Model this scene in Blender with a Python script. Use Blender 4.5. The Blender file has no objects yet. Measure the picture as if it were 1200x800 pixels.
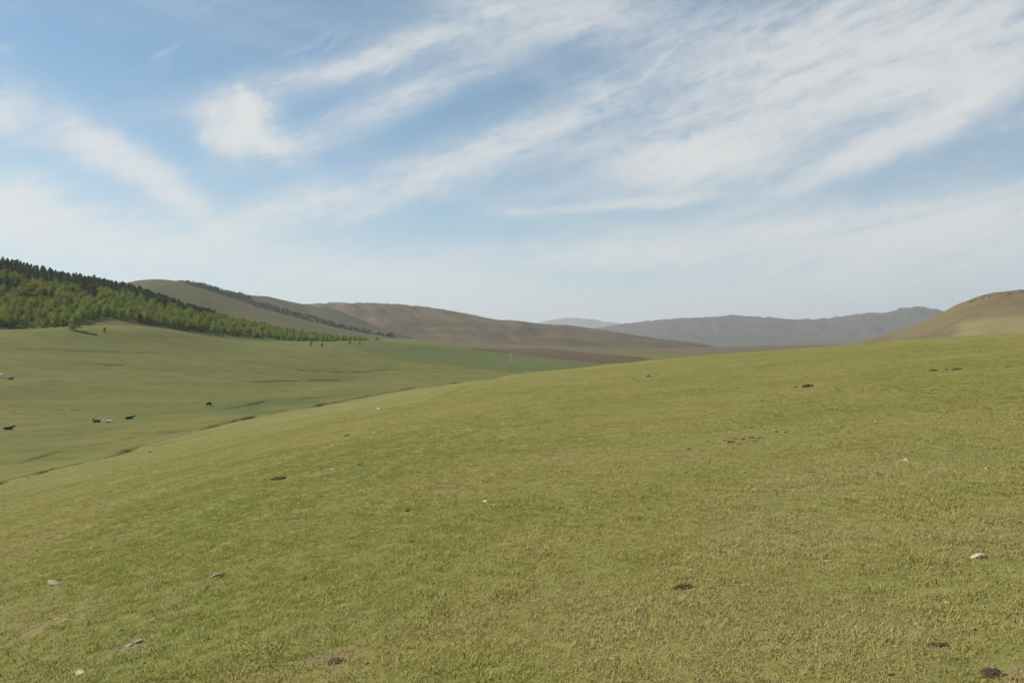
import bpy, bmesh, math, random
import numpy as np
from mathutils import Vector, Matrix

# ------------------------------------------------------------------ camera, world, sun, exposure
SC = bpy.context.scene
COL = SC.collection
F = 942.0            # focal length in pixels of the 1200 px wide photograph
HOR = 395.0          # row of the level line of sight
EYE = 1.6
cam_d = bpy.data.cameras.new('camera')
cam = bpy.data.objects.new('camera', cam_d)
COL.objects.link(cam)
cam_d.sensor_width = 36.0
cam_d.lens = 36.0 * F / 1200.0
cam_d.clip_start = 0.05
cam_d.clip_end = 120000.0
cam.location = (0, 0, EYE)
cam.rotation_euler = (math.pi / 2 - math.atan((400 - HOR) / F), 0, 0)
SC.camera = cam

SUN_AZ = -78.0       # degrees right of the view direction (+Y)
SUN_EL = 41.0
SKY_STRENGTH = 0.09
SUN_STRENGTH = 4.2
EXPOSURE = 0.72
SC.view_settings.view_transform = 'Standard'
SC.view_settings.look = 'None'
SC.view_settings.gamma = 1.0
SC.view_settings.use_curve_mapping = False
SC.view_settings.exposure = EXPOSURE
SC.cycles.use_denoising = True
SC.cycles.max_bounces = 6
SC.cycles.volume_bounces = 0
SC.cycles.transparent_max_bounces = 8


class NT:
    """small helper to write node trees"""
    def __init__(self, tree):
        self.t = tree
        tree.nodes.clear()

    def n(self, kind, **kw):
        nd = self.t.nodes.new(kind)
        for k, v in kw.items():
            if k == 'ins':
                for i, val in v.items():
                    if isinstance(val, bpy.types.NodeSocket):
                        self.t.links.new(val, nd.inputs[i])
                    else:
                        nd.inputs[i].default_value = val
            else:
                setattr(nd, k, v)
        return nd

    def math(self, op, a, b=0.0, c=0.0, clamp=False):
        nd = self.n('ShaderNodeMath', operation=op, use_clamp=clamp, ins={0: a, 1: b, 2: c})
        return nd.outputs[0]

    def mix(self, fac, a, b, blend='MIX'):
        nd = self.n('ShaderNodeMix', data_type='RGBA', blend_type=blend)
        for i, val in ((0, fac), (6, a), (7, b)):
            if isinstance(val, bpy.types.NodeSocket):
                self.t.links.new(val, nd.inputs[i])
            elif i == 0:
                nd.inputs[0].default_value = val
            else:
                nd.inputs[i].default_value = (*val, 1.0) if len(val) == 3 else val
        return nd.outputs[2]

    def noise(self, vec, scale, detail=4.0, rough=0.55, dist=0.0, color=False, ntype='FBM'):
        nd = self.n('ShaderNodeTexNoise', ins={'Vector': vec, 'Scale': scale, 'Detail': detail,
                                               'Roughness': rough, 'Distortion': dist})
        return nd.outputs['Color' if color else 'Fac']

    def ramp(self, fac, lo, hi, a=0.0, b=1.0, smooth=True):
        nd = self.n('ShaderNodeMapRange', interpolation_type='SMOOTHSTEP' if smooth else 'LINEAR',
                    ins={0: fac, 1: lo, 2: hi, 3: a, 4: b})
        return nd.outputs[0]

    def mapping(self, vec, loc=(0, 0, 0), rot=(0, 0, 0), scale=(1, 1, 1), kind='POINT'):
        nd = self.n('ShaderNodeMapping', vector_type=kind, ins={0: vec, 1: loc, 2: rot, 3: scale})
        return nd.outputs[0]


def azel(u, v):
    az = math.atan((u - 600) / F)
    el = math.atan((HOR - v) / F * math.cos(az))
    return math.degrees(az), math.degrees(el)


def build_world():
    w = bpy.data.worlds.new('World')
    SC.world = w
    w.use_nodes = True
    T = NT(w.node_tree)
    sky = T.n('ShaderNodeTexSky', sky_type='NISHITA')
    sky.sun_disc = False
    sky.sun_elevation = math.radians(SUN_EL)
    sky.sun_rotation = math.radians(SUN_AZ)
    sky.altitude = 1300.0
    sky.air_density = 1.0
    sky.dust_density = 0.6
    sky.ozone_density = 2.0
    d = T.n('ShaderNodeTexCoord').outputs['Generated']
    sx = T.n('ShaderNodeSeparateXYZ', ins={0: d})
    X, Y, Z = sx.outputs
    az = T.math('MULTIPLY', T.math('ARCTAN2', X, Y), 57.29578)
    el = T.math('MULTIPLY', T.math('ARCSINE', Z), 57.29578)
    p0 = T.n('ShaderNodeCombineXYZ', ins={0: az, 1: el, 2: 0.0}).outputs[0]
    # curl the cloud edges: warp the direction by noise
    wn = T.noise(p0, 0.16, 5.0, 0.6, color=True)
    wv = T.n('ShaderNodeVectorMath', operation='SUBTRACT', ins={0: wn, 1: (0.5, 0.5, 0.5)}).outputs[0]
    wv = T.n('ShaderNodeVectorMath', operation='MULTIPLY', ins={0: wv, 1: (3.0, 1.7, 0.0)}).outputs[0]
    p = T.n('ShaderNodeVectorMath', operation='ADD', ins={0: p0, 1: wv}).outputs[0]
    wl = T.noise(p0, 0.10, 1.5, 0.5, color=True)
    wl = T.n('ShaderNodeVectorMath', operation='SUBTRACT', ins={0: wl, 1: (0.5, 0.5, 0.5)}).outputs[0]
    ps = T.n('ShaderNodeVectorMath', operation='MULTIPLY_ADD', ins={0: wl, 1: (3.5, 2.0, 0.0), 2: p0}).outputs[0]
    px = 16.44
    blobs = [  # u, v, half length px, half width px, tilt, weight
        (15, 245, 105, 34, -10, 1.25), (160, 195, 85, 20, -30, 1.1), (0, 132, 30, 24, -45, .95), (90, 165, 60, 20, -40, .35),
        (405, 76, 190, 13, 18, .60), (470, 118, 150, 18, 24, .62), (480, 60, 150, 30, 20, .25),
        (500, 200, 230, 24, 17, .65), (350, 255, 120, 22, 12, .45), (400, 318, 280, 22, -6, .60),
        (960, 62, 200, 62, 14, 1.0), (990, 112, 150, 34, 18, .50), (800, 188, 100, 26, 0, 1.2), (1060, 155, 120, 14, 23, 1.25),
        (900, 280, 250, 26, 4, .75), (1130, 268, 190, 34, 8, .75), (700, 18, 150, 34, -4, .65),
        (740, 239, 140, 6, 3, .55), (1190, 50, 90, 50, 10, .45), (640, 300, 260, 18, -2, .35), (630, 150, 150, 26, 26, .30), (1140, 110, 130, 60, 15, .30), (1000, 335, 280, 22, 4, .35), (720, 110, 120, 14, -18, .22),
    ]
    acc = None
    for (u, v, L, W, t, s) in blobs:
        a, e = azel(u, v)
        m = T.mapping(p, (a, e, 0), (0, 0, math.radians(t)), (L / px, W / px, 1), 'TEXTURE')
        r2 = T.n('ShaderNodeVectorMath', operation='DOT_PRODUCT', ins={0: m, 1: m}).outputs['Value']
        g = T.math('MULTIPLY', T.math('EXPONENT', T.math('MULTIPLY', r2, -1.0)), s)
        acc = g if acc is None else T.math('ADD', acc, g)
    # a crisper little cumulus
    for (u, v, L, W, t, s) in ((278, 156, 32, 26, 15, 1.5), (293, 132, 17, 22, 60, 1.2), (322, 172, 44, 15, -25, .5)):
        a, e = azel(u, v)
        q = T.n('ShaderNodeVectorMath', operation='MULTIPLY_ADD', ins={0: T.n('ShaderNodeVectorMath', operation='SUBTRACT', ins={0: T.noise(p0, 0.55, 7, .68, color=True), 1: (.5, .5, .5)}).outputs[0], 1: (3.4, 3.4, 0), 2: p0}).outputs[0]
        m = T.mapping(q, (a, e, 0), (0, 0, math.radians(t)), (L / px, W / px, 1), 'TEXTURE')
        r2 = T.n('ShaderNodeVectorMath', operation='DOT_PRODUCT', ins={0: m, 1: m}).outputs['Value']
        acc = T.math('ADD', acc, T.math('MULTIPLY', T.math('EXPONENT', T.math('MULTIPLY', r2, -1.0)), s))
    # streaky texture of the ice clouds
    m1 = T.mapping(ps, (3, 2, 0), (0, 0, math.radians(-19)), (1, 1, 1), 'POINT')
    m1 = T.mapping(m1, (0, 0, 0), (0, 0, 0), (0.10, 0.55, 1), 'POINT')
    st = T.noise(m1, 1.0, 7.0, 0.62, 0.4)
    fine = T.noise(p, 0.85, 6.0, 0.65)
    m2 = T.mapping(T.mapping(ps, (1, 5, 0), (0, 0, math.radians(-17))), (0, 0, 0), (0, 0, 0), (0.28, 1.7, 1))
    fib = T.noise(m2, 1.0, 5.0, 0.6, 0.2)
    tex = T.math('ADD', T.ramp(st, 0.30, 0.70, 0.62, 1.1), T.math('ADD', T.ramp(fine, 0.3, 0.7, -0.13, 0.13), T.ramp(fib, 0.3, 0.7, -0.08, 0.08)))
    m3 = T.mapping(T.mapping(p, (9, 1, 0), (0, 0, math.radians(-12))), (0, 0, 0), (0, 0, 0), (0.16, 0.95, 1))
    wisp = T.noise(m3, 1.0, 8.0, 0.66, 0.3)
    m4 = T.mapping(T.mapping(p, (2, 7, 0), (0, 0, math.radians(-30))), (0, 0, 0), (0, 0, 0), (0.12, 0.8, 1))
    wisp2 = T.noise(m4, 1.0, 8.0, 0.66, 0.3)
    tex = T.math('ADD', tex, T.ramp(wisp, 0.3, 0.7, -0.20, 0.20))
    dens = T.math('MULTIPLY', acc, T.math('MAXIMUM', tex, 0.05))
    dens = T.math('ADD', dens, T.math('MULTIPLY', T.ramp(wisp2, 0.54, 0.80), T.math('ADD', T.math('MULTIPLY', acc, 0.12), 0.32)))
    # thin veil in every direction
    gen = T.noise(T.mapping(d, (7, 3, 1), (0, 0, 0.3), (1.6, 1.6, 6.0)), 1.3, 7.0, 0.6, 0.6)
    dens = T.math('ADD', dens, T.math('MULTIPLY', T.ramp(gen, 0.42, 0.80), 0.38))
    # shade line where one sheet lies behind the other
    a, e = azel(1030, 264)
    m = T.mapping(p0, (a, e, 0), (0, 0, math.radians(10.5)), (190 / px, 4.5 / px, 1), 'TEXTURE')
    r2 = T.n('ShaderNodeVectorMath', operation='DOT_PRODUCT', ins={0: m, 1: m}).outputs['Value']
    dens = T.math('SUBTRACT', dens, T.math('MULTIPLY', T.math('EXPONENT', T.math('MULTIPLY', r2, -1.0)), 0.34))
    # haze low over the horizon
    hz = T.math('MULTIPLY', T.math('EXPONENT', T.math('MULTIPLY', T.math('ABSOLUTE', el), -0.27)), 1.05)
    dens = T.math('ADD', dens, hz)
    fac = T.math('SUBTRACT', 1.0, T.math('EXPONENT', T.math('MULTIPLY', T.math('MAXIMUM', dens, 0.0), -1.75)))
    k = 1.0 / SKY_STRENGTH
    cc = T.mix(T.ramp(fac, 0.3, 0.9), (0.34 * k, 0.385 * k, 0.42 * k), (0.455 * k, 0.46 * k, 0.452 * k))
    skyc = T.mix(1.0, sky.outputs[0], (SKY_TINT[0], SKY_TINT[1], SKY_TINT[2]), 'MULTIPLY')
    col = T.mix(fac, skyc, cc)
    bg = T.n('ShaderNodeBackground', ins={0: col, 1: SKY_STRENGTH})
    out = T.n('ShaderNodeOutputWorld', ins={0: bg.outputs[0]})


SKY_TINT = (0.64, 0.80, 0.76)
build_world()
sun_d = bpy.data.lights.new('sun', 'SUN')
sun_d.energy = SUN_STRENGTH
sun_d.angle = math.radians(0.6)
sun_d.color = (1.0, 0.95, 0.86)
sun = bpy.data.objects.new('sun', sun_d)
COL.objects.link(sun)
_a, _e = math.radians(SUN_AZ), math.radians(SUN_EL)
SUN_DIR = Vector((math.sin(_a) * math.cos(_e), math.cos(_a) * math.cos(_e), math.sin(_e)))
sun.rotation_euler = SUN_DIR.to_track_quat('Z', 'Y').to_euler()
sun.location = SUN_DIR * 300

# ------------------------------------------------------------------ numeric helpers
rng = np.random.default_rng(11)
random.seed(5)


def _h(ix, iy, seed):
    n = (ix.astype(np.int64) * 374761393 + iy.astype(np.int64) * 668265263 + seed * 1442695041) & 0xffffffff
    n = ((n ^ (n >> 13)) * 1274126177) & 0xffffffff
    return ((n ^ (n >> 16)) & 0xffffff) / float(0x1000000)


def pnoise(x, y, seed=0):
    x = np.asarray(x, float); y = np.asarray(y, float)
    ix = np.floor(x); iy = np.floor(y)
    fx = x - ix; fy = y - iy
    sx = fx * fx * fx * (fx * (fx * 6 - 15) + 10)
    sy = fy * fy * fy * (fy * (fy * 6 - 15) + 10)

    def g(dx, dy):
        a = _h(ix + dx, iy + dy, seed) * 2 * np.pi
        return np.cos(a) * (fx - dx) + np.sin(a) * (fy - dy)
    a = g(0, 0) * (1 - sx) + g(1, 0) * sx
    b = g(0, 1) * (1 - sx) + g(1, 1) * sx
    return (a * (1 - sy) + b * sy) * 1.4


def fbm(x, y, seed=0, octv=4, gain=0.5):
    t = 0.0; a = 1.0; f = 1.0
    for i in range(octv):
        t = t + a * pnoise(x * f, y * f, seed + 17 * i)
        a *= gain; f *= 2.03
    return t


def pchip(xk, yk, x):
    xk = np.asarray(xk, float); yk = np.asarray(yk, float)
    h = np.diff(xk); dl = np.diff(yk) / h
    m = np.zeros_like(yk)
    for i in range(1, len(xk) - 1):
        if dl[i - 1] * dl[i] > 0:
            w1 = 2 * h[i] + h[i - 1]; w2 = h[i] + 2 * h[i - 1]
            m[i] = (w1 + w2) / (w1 / dl[i - 1] + w2 / dl[i])
    m[0] = dl[0]; m[-1] = dl[-1]
    x = np.clip(x, xk[0], xk[-1])
    i = np.clip(np.searchsorted(xk, x) - 1, 0, len(xk) - 2)
    t = (x - xk[i]) / h[i]
    return ((2 * t**3 - 3 * t**2 + 1) * yk[i] + (t**3 - 2 * t**2 + t) * h[i] * m[i]
            + (-2 * t**3 + 3 * t**2) * yk[i + 1] + (t**3 - t**2) * h[i] * m[i + 1])


# ------------------------------------------------------------------ the lie of the land
# each line of sight: ranges (m) and the photograph's row on the ground there
def row(u, near, rest):
    c = math.cos(math.atan((u - 600) / F))
    out = []
    for R, v in near + rest:
        out.append((R, (v - HOR) / F * R * c))       # metres below the eye
    return math.degrees(math.atan((u - 600) / F)), out


def side(az, lst):
    return az, lst


def near_rows(u, v8, v20, v50):
    c = math.cos(math.atan((u - 600) / F))
    s = 0.12 - 0.00007 * (u - 600)
    v3 = HOR + F * 1.6 / (3 * c) - s * (u - 600) + 28
    return [(3, v3), (8, v8), (20, v20), (50, v50)]


FAR = [(3000, 401.0), (9000, 397.0), (30000, 395.6)]
FAR2 = [(3200, 408.0), (9000, 403.5), (30000, 397)]
RAYS = [
    side(-180, [(3, 1.55), (8, 1.5), (20, 1.2), (50, .5), (130, -3), (150, -4), (240, -7), (340, -9), (450, -10), (520, -10), (1000, -8), (3000, 5), (9000, 12), (30000, 15)]),
    side(-90, [(3, 2.2), (8, 3.1), (20, 5.6), (50, 11.6), (100, 21), (115, 21.6), (200, 22), (280, 13), (380, 2), (440, -4), (1000, 0), (3000, 15), (9000, 18), (30000, 18)]),
    side(-52, [(3, 2.1), (8, 3.0), (20, 5.1), (50, 10.4), (112, 21), (130, 21.4), (215, 22), (300, 14), (400, 3), (450, -4), (1000, 0), (3000, 15), (9000, 18), (30000, 18)]),
    row(0, near_rows(0, 745, 636, 597), [(115, 562), (150, 540), (240, 500), (330, 446), (430, 403), (480, 386), (1000, 392)] + FAR),
    row(150, near_rows(150, 702, 595, 560), [(145, 527), (185, 508), (240, 489), (340, 445), (450, 405), (520, 381), (1000, 394)] + FAR),
    row(300, near_rows(300, 661, 554, 521), [(190, 490), (235, 476), (300, 462), (400, 435), (520, 412), (640, 401), (1000, 398)] + FAR),
    row(450, near_rows(450, 633, 523, 491), [(270, 463), (335, 453.5), (400, 447), (500, 432), (650, 413), (850, 399), (1400, 396)] + FAR),
    row(600, near_rows(600, 611, 499, 462), [(180, 440.5), (280, 452), (420, 444), (560, 433), (800, 420), (1000, 412), (1500, 405)] + FAR),
    row(750, near_rows(750, 600, 488, 448), [(170, 424), (280, 441), (450, 436), (700, 427.5), (1000, 416.5), (1250, 412), (1700, 408)] + FAR2),
    row(900, near_rows(900, 590, 477, 436), [(160, 410.5), (280, 438), (450, 430), (700, 424), (1000, 418), (1500, 410), (2000, 405)] + FAR2),
    row(1050, near_rows(1050, 584, 462, 423), [(150, 399.5), (300, 416), (450, 413), (700, 409), (1000, 406), (1500, 404), (2000, 402)] + FAR2),
    row(1200, near_rows(1200, 582, 456, 414), [(150, 391), (300, 398), (450, 398), (700, 397), (1000, 397), (1500, 397), (2000, 397)] + FAR),
    side(52, [(3, 1.35), (8, 1.1), (20, .6), (50, -.8), (150, -4.5), (300, -5), (450, -4), (700, -2), (1000, 0), (1500, 3), (2000, 5), (3000, 10), (9000, 15), (30000, 18)]),
    side(90, [(3, 1.35), (8, 1.0), (20, .2), (50, -2), (150, -8), (300, -10), (450, -10), (700, -9), (1000, -8), (1500, -5), (2000, 0), (3000, 8), (9000, 15), (30000, 18)]),
    side(180, [(3, 1.55), (8, 1.5), (20, 1.2), (50, .5), (130, -3), (150, -4), (240, -7), (340, -9), (450, -10), (520, -10), (1000, -8), (3000, 5), (9000, 12), (30000, 15)]),
]
KAZ = np.array([r[0] for r in RAYS])
KLR = np.array([[math.log(p[0]) for p in r[1]] for r in RAYS])
KQ = np.array([[(p[1] - 1.6) / p[0] for p in r[1]] for r in RAYS])
T_AZ = np.concatenate([np.arange(-180, -46, 2.0), np.arange(-46, 46.01, 0.25), np.arange(48, 180.1, 2.0)])
T_LR = np.linspace(math.log(3), math.log(30000), 900)
T_D = np.zeros((len(T_AZ), len(T_LR)))
for i, a in enumerate(T_AZ):
    lr = [float(pchip(KAZ, KLR[:, k], np.array([a]))[0]) for k in range(KLR.shape[1])]
    q = [float(pchip(KAZ, KQ[:, k], np.array([a]))[0]) for k in range(KLR.shape[1])]
    T_D[i] = pchip(lr, q, T_LR) * np.exp(T_LR) + 1.6
# soften the joints between the rays
for _ in range(2):
    T_D[:, 1:-1] = 0.25 * T_D[:, :-2] + 0.5 * T_D[:, 1:-1] + 0.25 * T_D[:, 2:]
sel = (T_AZ > -46) & (T_AZ < 46)
idx = np.where(sel)[0]
for _ in range(30):
    T_D[idx] = 0.25 * T_D[idx - 1] + 0.5 * T_D[idx] + 0.25 * T_D[idx + 1]


def base_z(x, y):
    x = np.asarray(x, float); y = np.asarray(y, float)
    R = np.hypot(x, y); az = np.degrees(np.arctan2(x, y))
    Rc = np.maximum(R, 3.0)
    fi = np.interp(az, T_AZ, np.arange(len(T_AZ)))
    fj = (np.log(Rc) - T_LR[0]) / (T_LR[1] - T_LR[0])
    i = np.clip(fi.astype(int), 0, len(T_AZ) - 2); j = np.clip(fj.astype(int), 0, len(T_LR) - 2)
    a = fi - i; b = np.clip(fj - j, 0, 1)
    d = ((T_D[i, j] * (1 - a) + T_D[i + 1, j] * a) * (1 - b) + (T_D[i, j + 1] * (1 - a) + T_D[i + 1, j + 1] * a) * b)
    d = np.where(R < 3, 1.6 + (d - 1.6) * R / 3.0, d)
    return EYE - d


def pix_on_base(u, v, rmin=2.2, rmax=2500.0):
    """first point of the land on the photograph's line of sight"""
    az = math.atan((u - 600) / F)
    R = np.exp(np.linspace(math.log(rmin), math.log(rmax), 6000))
    x = R * math.sin(az); y = R * math.cos(az)
    z = base_z(x, y)
    vv = HOR - F * (z - EYE) / y
    k = np.where(vv <= v)[0]
    k = k[0] if len(k) else len(R) - 1
    return x[k], y[k]


# dry gullies and old banks: polylines in photo pixels turned to ground points, width, depth
GULLIES = [
    ([(-40, 580), (0, 566), (60, 550), (120, 536), (182, 519), (235, 505), (290, 490), (335, 481), (385, 472), (440, 462), (505, 452)], 1.5, .85),
    ([(-40, 580), (0, 566), (30, 559), (60, 550), (100, 541), (150, 528), (182, 519)], 2.1, 1.7),
    ([(0, 547), (60, 532), (120, 520), (180, 509)], 1.6, .35),
    ([(140, 506), (185, 505), (235, 503), (252, 499), (290, 489), (312, 484)], 2.6, 1.3),
    ([(245, 494), (275, 491), (300, 487)], 2.2, .55),
    ([(262, 479), (300, 471), (335, 467), (402, 464)], 3.0, .7),
    ([(330, 482), (385, 472), (430, 464), (470, 457), (503, 452)], 2.2, 1.1),
    ([(500, 452), (540, 447), (590, 443)], 3.5, 1.0),
    ([(512, 464), (524, 459), (535, 456), (548, 452)], 1.6, .9),
    ([(95, 426), (130, 428), (152, 428)], 3.0, .45),
    ([(0, 408), (90, 411), (200, 415)], 4.0, .25),
    ([(330, 432), (400, 436), (480, 432)], 5.0, .45),
    ([(0, 482), (50, 480), (100, 480)], 1.5, .3),
    ([(280, 448), (350, 446), (420, 444)], 3.5, .3),
]
GLINES = []
for pts, wd, dp in GULLIES:
    P = np.array([pix_on_base(u, v) for u, v in pts])
    # resample with a little wander
    seg = np.hypot(*np.diff(P, axis=0).T); s = np.concatenate([[0], np.cumsum(seg)])
    ss = np.linspace(0, s[-1], max(8, int(s[-1] / 2.5)))
    Q = np.stack([np.interp(ss, s, P[:, 0]), np.interp(ss, s, P[:, 1])], 1)
    Q[:, 0] += 1.3 * fbm(ss / 14.0, ss * 0 + len(GLINES) * 7.7, 3, 3)
    Q[:, 1] += 1.3 * fbm(ss / 14.0, ss * 0 + 50 + len(GLINES) * 7.7, 4, 3)
    GLINES.append((Q, wd, dp, ss / s[-1]))


def carve(x, y):
    out = np.zeros_like(x); mask = np.zeros_like(x)
    for Q, wd, dp, tt in GLINES:
        lo = Q.min(0) - 4 * wd; hi = Q.max(0) + 4 * wd
        m = (x > lo[0]) & (x < hi[0]) & (y > lo[1]) & (y < hi[1])
        if not m.any():
            continue
        xs = x[m]; ys = y[m]
        best = np.full(xs.shape, 1e9); tb = np.zeros(xs.shape)
        for k in range(len(Q)):
            d = (xs - Q[k, 0])**2 + (ys - Q[k, 1])**2
            b = d < best
            best = np.where(b, d, best); tb = np.where(b, tt[k], tb)
        d = np.sqrt(best)
        env = np.clip(np.minimum(tb, 1 - tb) * 8, 0.15, 1)
        vary = np.clip(0.78 + 1.2 * pnoise(xs / 7.0, ys / 7.0, 91) + .4 * pnoise(xs / 2.0, ys / 2.0, 92), 0.5, 1.4)
        prof = 1 / (1 + (d / (wd * 0.5))**4)
        out[m] = np.maximum(out[m], prof * dp * 1.35 * env * vary)
        mask[m] = np.maximum(mask[m], np.exp(-(d / (wd * 0.7))**2) * env * np.clip(vary, 0, 1))
    return out, mask


def rough_z(x, y):
    R = np.hypot(x, y)
    z = 0.012 * fbm(x / 0.35, y / 0.35, 1, 2) * np.clip((60 - R) / 40, 0, 1)
    z = z + 0.05 * fbm(x / 2.1, y / 2.1, 2, 3) * np.clip((320 - R) / 120, 0, 1)
    z = z + 0.15 * fbm(x / 9.0, y / 9.0, 3, 3) * np.clip(R / 25, 0.1, 1) * np.clip((900 - R) / 300, 0, 1)
    z = z + 0.38 * fbm(x / 42.0, y / 42.0, 4, 3) * np.clip((R - 25) / 60, 0, 1)
    z = z + 1.2 * fbm(x / 240.0, y / 240.0, 6, 2) * np.clip((R - 1000) / 900, 0, 1)
    return z


def land_z(x, y, with_mask=False):
    x = np.asarray(x, float); y = np.asarray(y, float)
    c, m = carve(np.atleast_1d(x), np.atleast_1d(y))
    z = base_z(x, y) + rough_z(x, y) - c.reshape(x.shape)
    if with_mask:
        return z, m.reshape(x.shape)
    return z


def pix(u, v, rmin=2.2):
    az = math.atan((u - 600) / F)
    R = np.exp(np.linspace(math.log(rmin), math.log(2500.0), 5000))
    x = R * math.sin(az); y = R * math.cos(az)
    z = land_z(x, y)
    vv = HOR - F * (z - EYE) / y
    k = np.where(vv <= v)[0]
    k = k[0] if len(k) else len(R) - 1
    return Vector((x[k], y[k], z[k]))


# ------------------------------------------------------------------ materials
def material(name, rough=0.95):
    m = bpy.data.materials.new(name)
    m.use_nodes = True
    T = NT(m.node_tree)
    b = T.n('ShaderNodeBsdfPrincipled')
    b.inputs['Roughness'].default_value = rough
    b.inputs['Specular IOR Level'].default_value = 0.15
    T.n('ShaderNodeOutputMaterial', ins={0: b.outputs[0]})
    return m, T, b


def plink(T, b, sock, key):
    T.t.links.new(sock, b.inputs[key])


def ground_material():
    m, T, b = material('steppe_turf')
    pos = T.n('ShaderNodeNewGeometry').outputs['Position']
    at = T.n('ShaderNodeAttribute', attribute_name='cover')
    sp = T.n('ShaderNodeSeparateColor', ins={0: at.outputs['Color']})
    valley, bare, gully = sp.outputs
    big = T.noise(pos, 0.021, 5, 0.6, 0.5)
    mid = T.noise(pos, 0.16, 5, 0.62, 0.4)
    sml = T.noise(pos, 1.3, 5, 0.65)
    tuft = T.noise(pos, 9.0, 4, 0.7)
    grain = T.noise(pos, 48.0, 3, 0.7)
    c = T.mix(T.ramp(mid, 0.34, 0.66), GC['green'], GC['olive'])
    c = T.mix(T.ramp(big, 0.40, 0.68, 0.0, 0.55), c, GC['straw'])
    c = T.mix(T.math('MULTIPLY', T.ramp(sml, 0.50, 0.74), 0.55), c, GC['straw'])
    # valley floor: moister, greener sward with brownish drier stretches
    vb = T.noise(T.mapping(pos, (0, 0, 0), (0, 0, 0), (0.6, 1.0, 1.0)), 0.035, 6, 0.66, 0.7)
    vc = T.mix(T.ramp(vb, 0.42, 0.60), GC['valley_green'], GC['valley_dry'])
    vs = T.noise(T.mapping(pos, (5, 0, 0), (0, 0, 0.15), (0.5, 1.3, 1.0)), 0.13, 6, 0.7, 0.4)
    vc = T.mix(T.ramp(vs, 0.46, 0.62, 0, 0.65), vc, GC['moist'])
    vc = T.mix(T.math('MULTIPLY', T.ramp(sml, 0.5, 0.7), 0.30), vc, GC['straw'])
    vc = T.mix(T.math('MULTIPLY', T.ramp(T.noise(pos, 0.5, 4, .7), 0.52, 0.72), 0.40), vc, GC['dark'])
    wet = T.ramp(T.math('ADD', bare, T.math('MULTIPLY', T.math('SUBTRACT', vs, 0.5), 0.6)), 0.25, 0.8)
    vc = T.mix(wet, vc, GC['moist'])
    vc = T.mix(at.outputs['Alpha'], vc, GC['far'])
    c = T.mix(valley, c, vc)
    c = T.mix(T.math('MULTIPLY', T.ramp(tuft, 0.42, 0.70), 0.45), c, GC['dark'])
    c = T.mix(T.math('MULTIPLY', T.ramp(grain, 0.45, 0.75), 0.35), c, GC['litter'])
    soil = T.mix(T.ramp(sml, 0.35, 0.7), GC['soil'], GC['soil2'])
    bm = T.ramp(T.math('ADD', bare, T.math('MULTIPLY', T.math('SUBTRACT', T.noise(pos, 5.0, 6, 0.72), 0.5), 1.9)), 0.45, 0.80)
    bm = T.math('MULTIPLY', bm, T.math('SUBTRACT', 1.0, valley))
    c = T.mix(bm, c, soil)
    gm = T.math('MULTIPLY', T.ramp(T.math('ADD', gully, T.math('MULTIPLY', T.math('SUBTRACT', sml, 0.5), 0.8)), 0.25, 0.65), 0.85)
    c = T.mix(gm, c, GC['bank_shade'])  # shade of the gully banks, painted into the ground colour
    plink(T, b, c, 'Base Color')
    h = T.math('ADD', T.math('MULTIPLY', tuft, 0.05), T.math('MULTIPLY', grain, 0.012))
    h = T.math('ADD', h, T.math('MULTIPLY', sml, 0.10))
    bp = T.n('ShaderNodeBump', ins={'Strength': 0.4, 'Distance': 1.0, 'Height': h})
    plink(T, b, bp.outputs[0], 'Normal')
    return m


GC = dict(green=(0.130, 0.142, 0.031), olive=(0.172, 0.155, 0.042), straw=(0.215, 0.176, 0.066),
          valley_green=(0.096, 0.103, 0.015), valley_dry=(0.138, 0.118, 0.025), dark=(0.058, 0.060, 0.013), moist=(0.066, 0.086, 0.013),
          litter=(0.20, 0.17, 0.08), soil=(0.150, 0.104, 0.056), soil2=(0.20, 0.155, 0.085), bank_shade=(0.040, 0.036, 0.016), far=(0.105, 0.078, 0.040))


def mesh_obj(name, verts, faces, mat, parent=None, smooth=True, colors=None):
    me = bpy.data.meshes.new(name)
    me.from_pydata([tuple(v) for v in verts] if not isinstance(verts, np.ndarray) else verts.tolist(), [],
                   faces.tolist() if isinstance(faces, np.ndarray) else faces)
    if smooth:
        me.polygons.foreach_set('use_smooth', [True] * len(me.polygons))
    if mat:
        me.materials.append(mat)
    if colors is not None:
        ca = me.color_attributes.new('cover', 'FLOAT_COLOR', 'POINT')
        ca.data.foreach_set('color', (colors if colors.shape[1] == 4 else np.concatenate([colors, np.ones((len(colors), 1))], 1)).astype(np.float32).ravel())
    me.update()
    o = bpy.data.objects.new(name, me)
    COL.objects.link(o)
    if parent:
        o.parent = parent
    return o


def grid_faces(nr, nc, wrap=False):
    i, j = np.meshgrid(np.arange(nr - 1), np.arange(nc if wrap else nc - 1), indexing='ij')
    j2 = (j + 1) % nc
    f = np.stack([i * nc + j, i * nc + j2, (i + 1) * nc + j2, (i + 1) * nc + j], -1)
    return f.reshape(-1, 4)


def tag(o, label=None, cat=None, group=None, kind=None):
    if label: o['label'] = label
    if cat: o['category'] = cat
    if group: o['group'] = group
    if kind: o['kind'] = kind
    return o


# ------------------------------------------------------------------ ground sheet
def ring_radii():
    r = [0.4]
    while r[-1] < 2: r.append(r[-1] * 1.25)
    while r[-1] < 60: r.append(r[-1] * 1.0125)
    while r[-1] < 560: r.append(r[-1] * 1.0058)
    while r[-1] < 1500: r.append(r[-1] * 1.012)
    while r[-1] < 18500: r.append(r[-1] * 1.05)
    return np.array(r)


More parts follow.
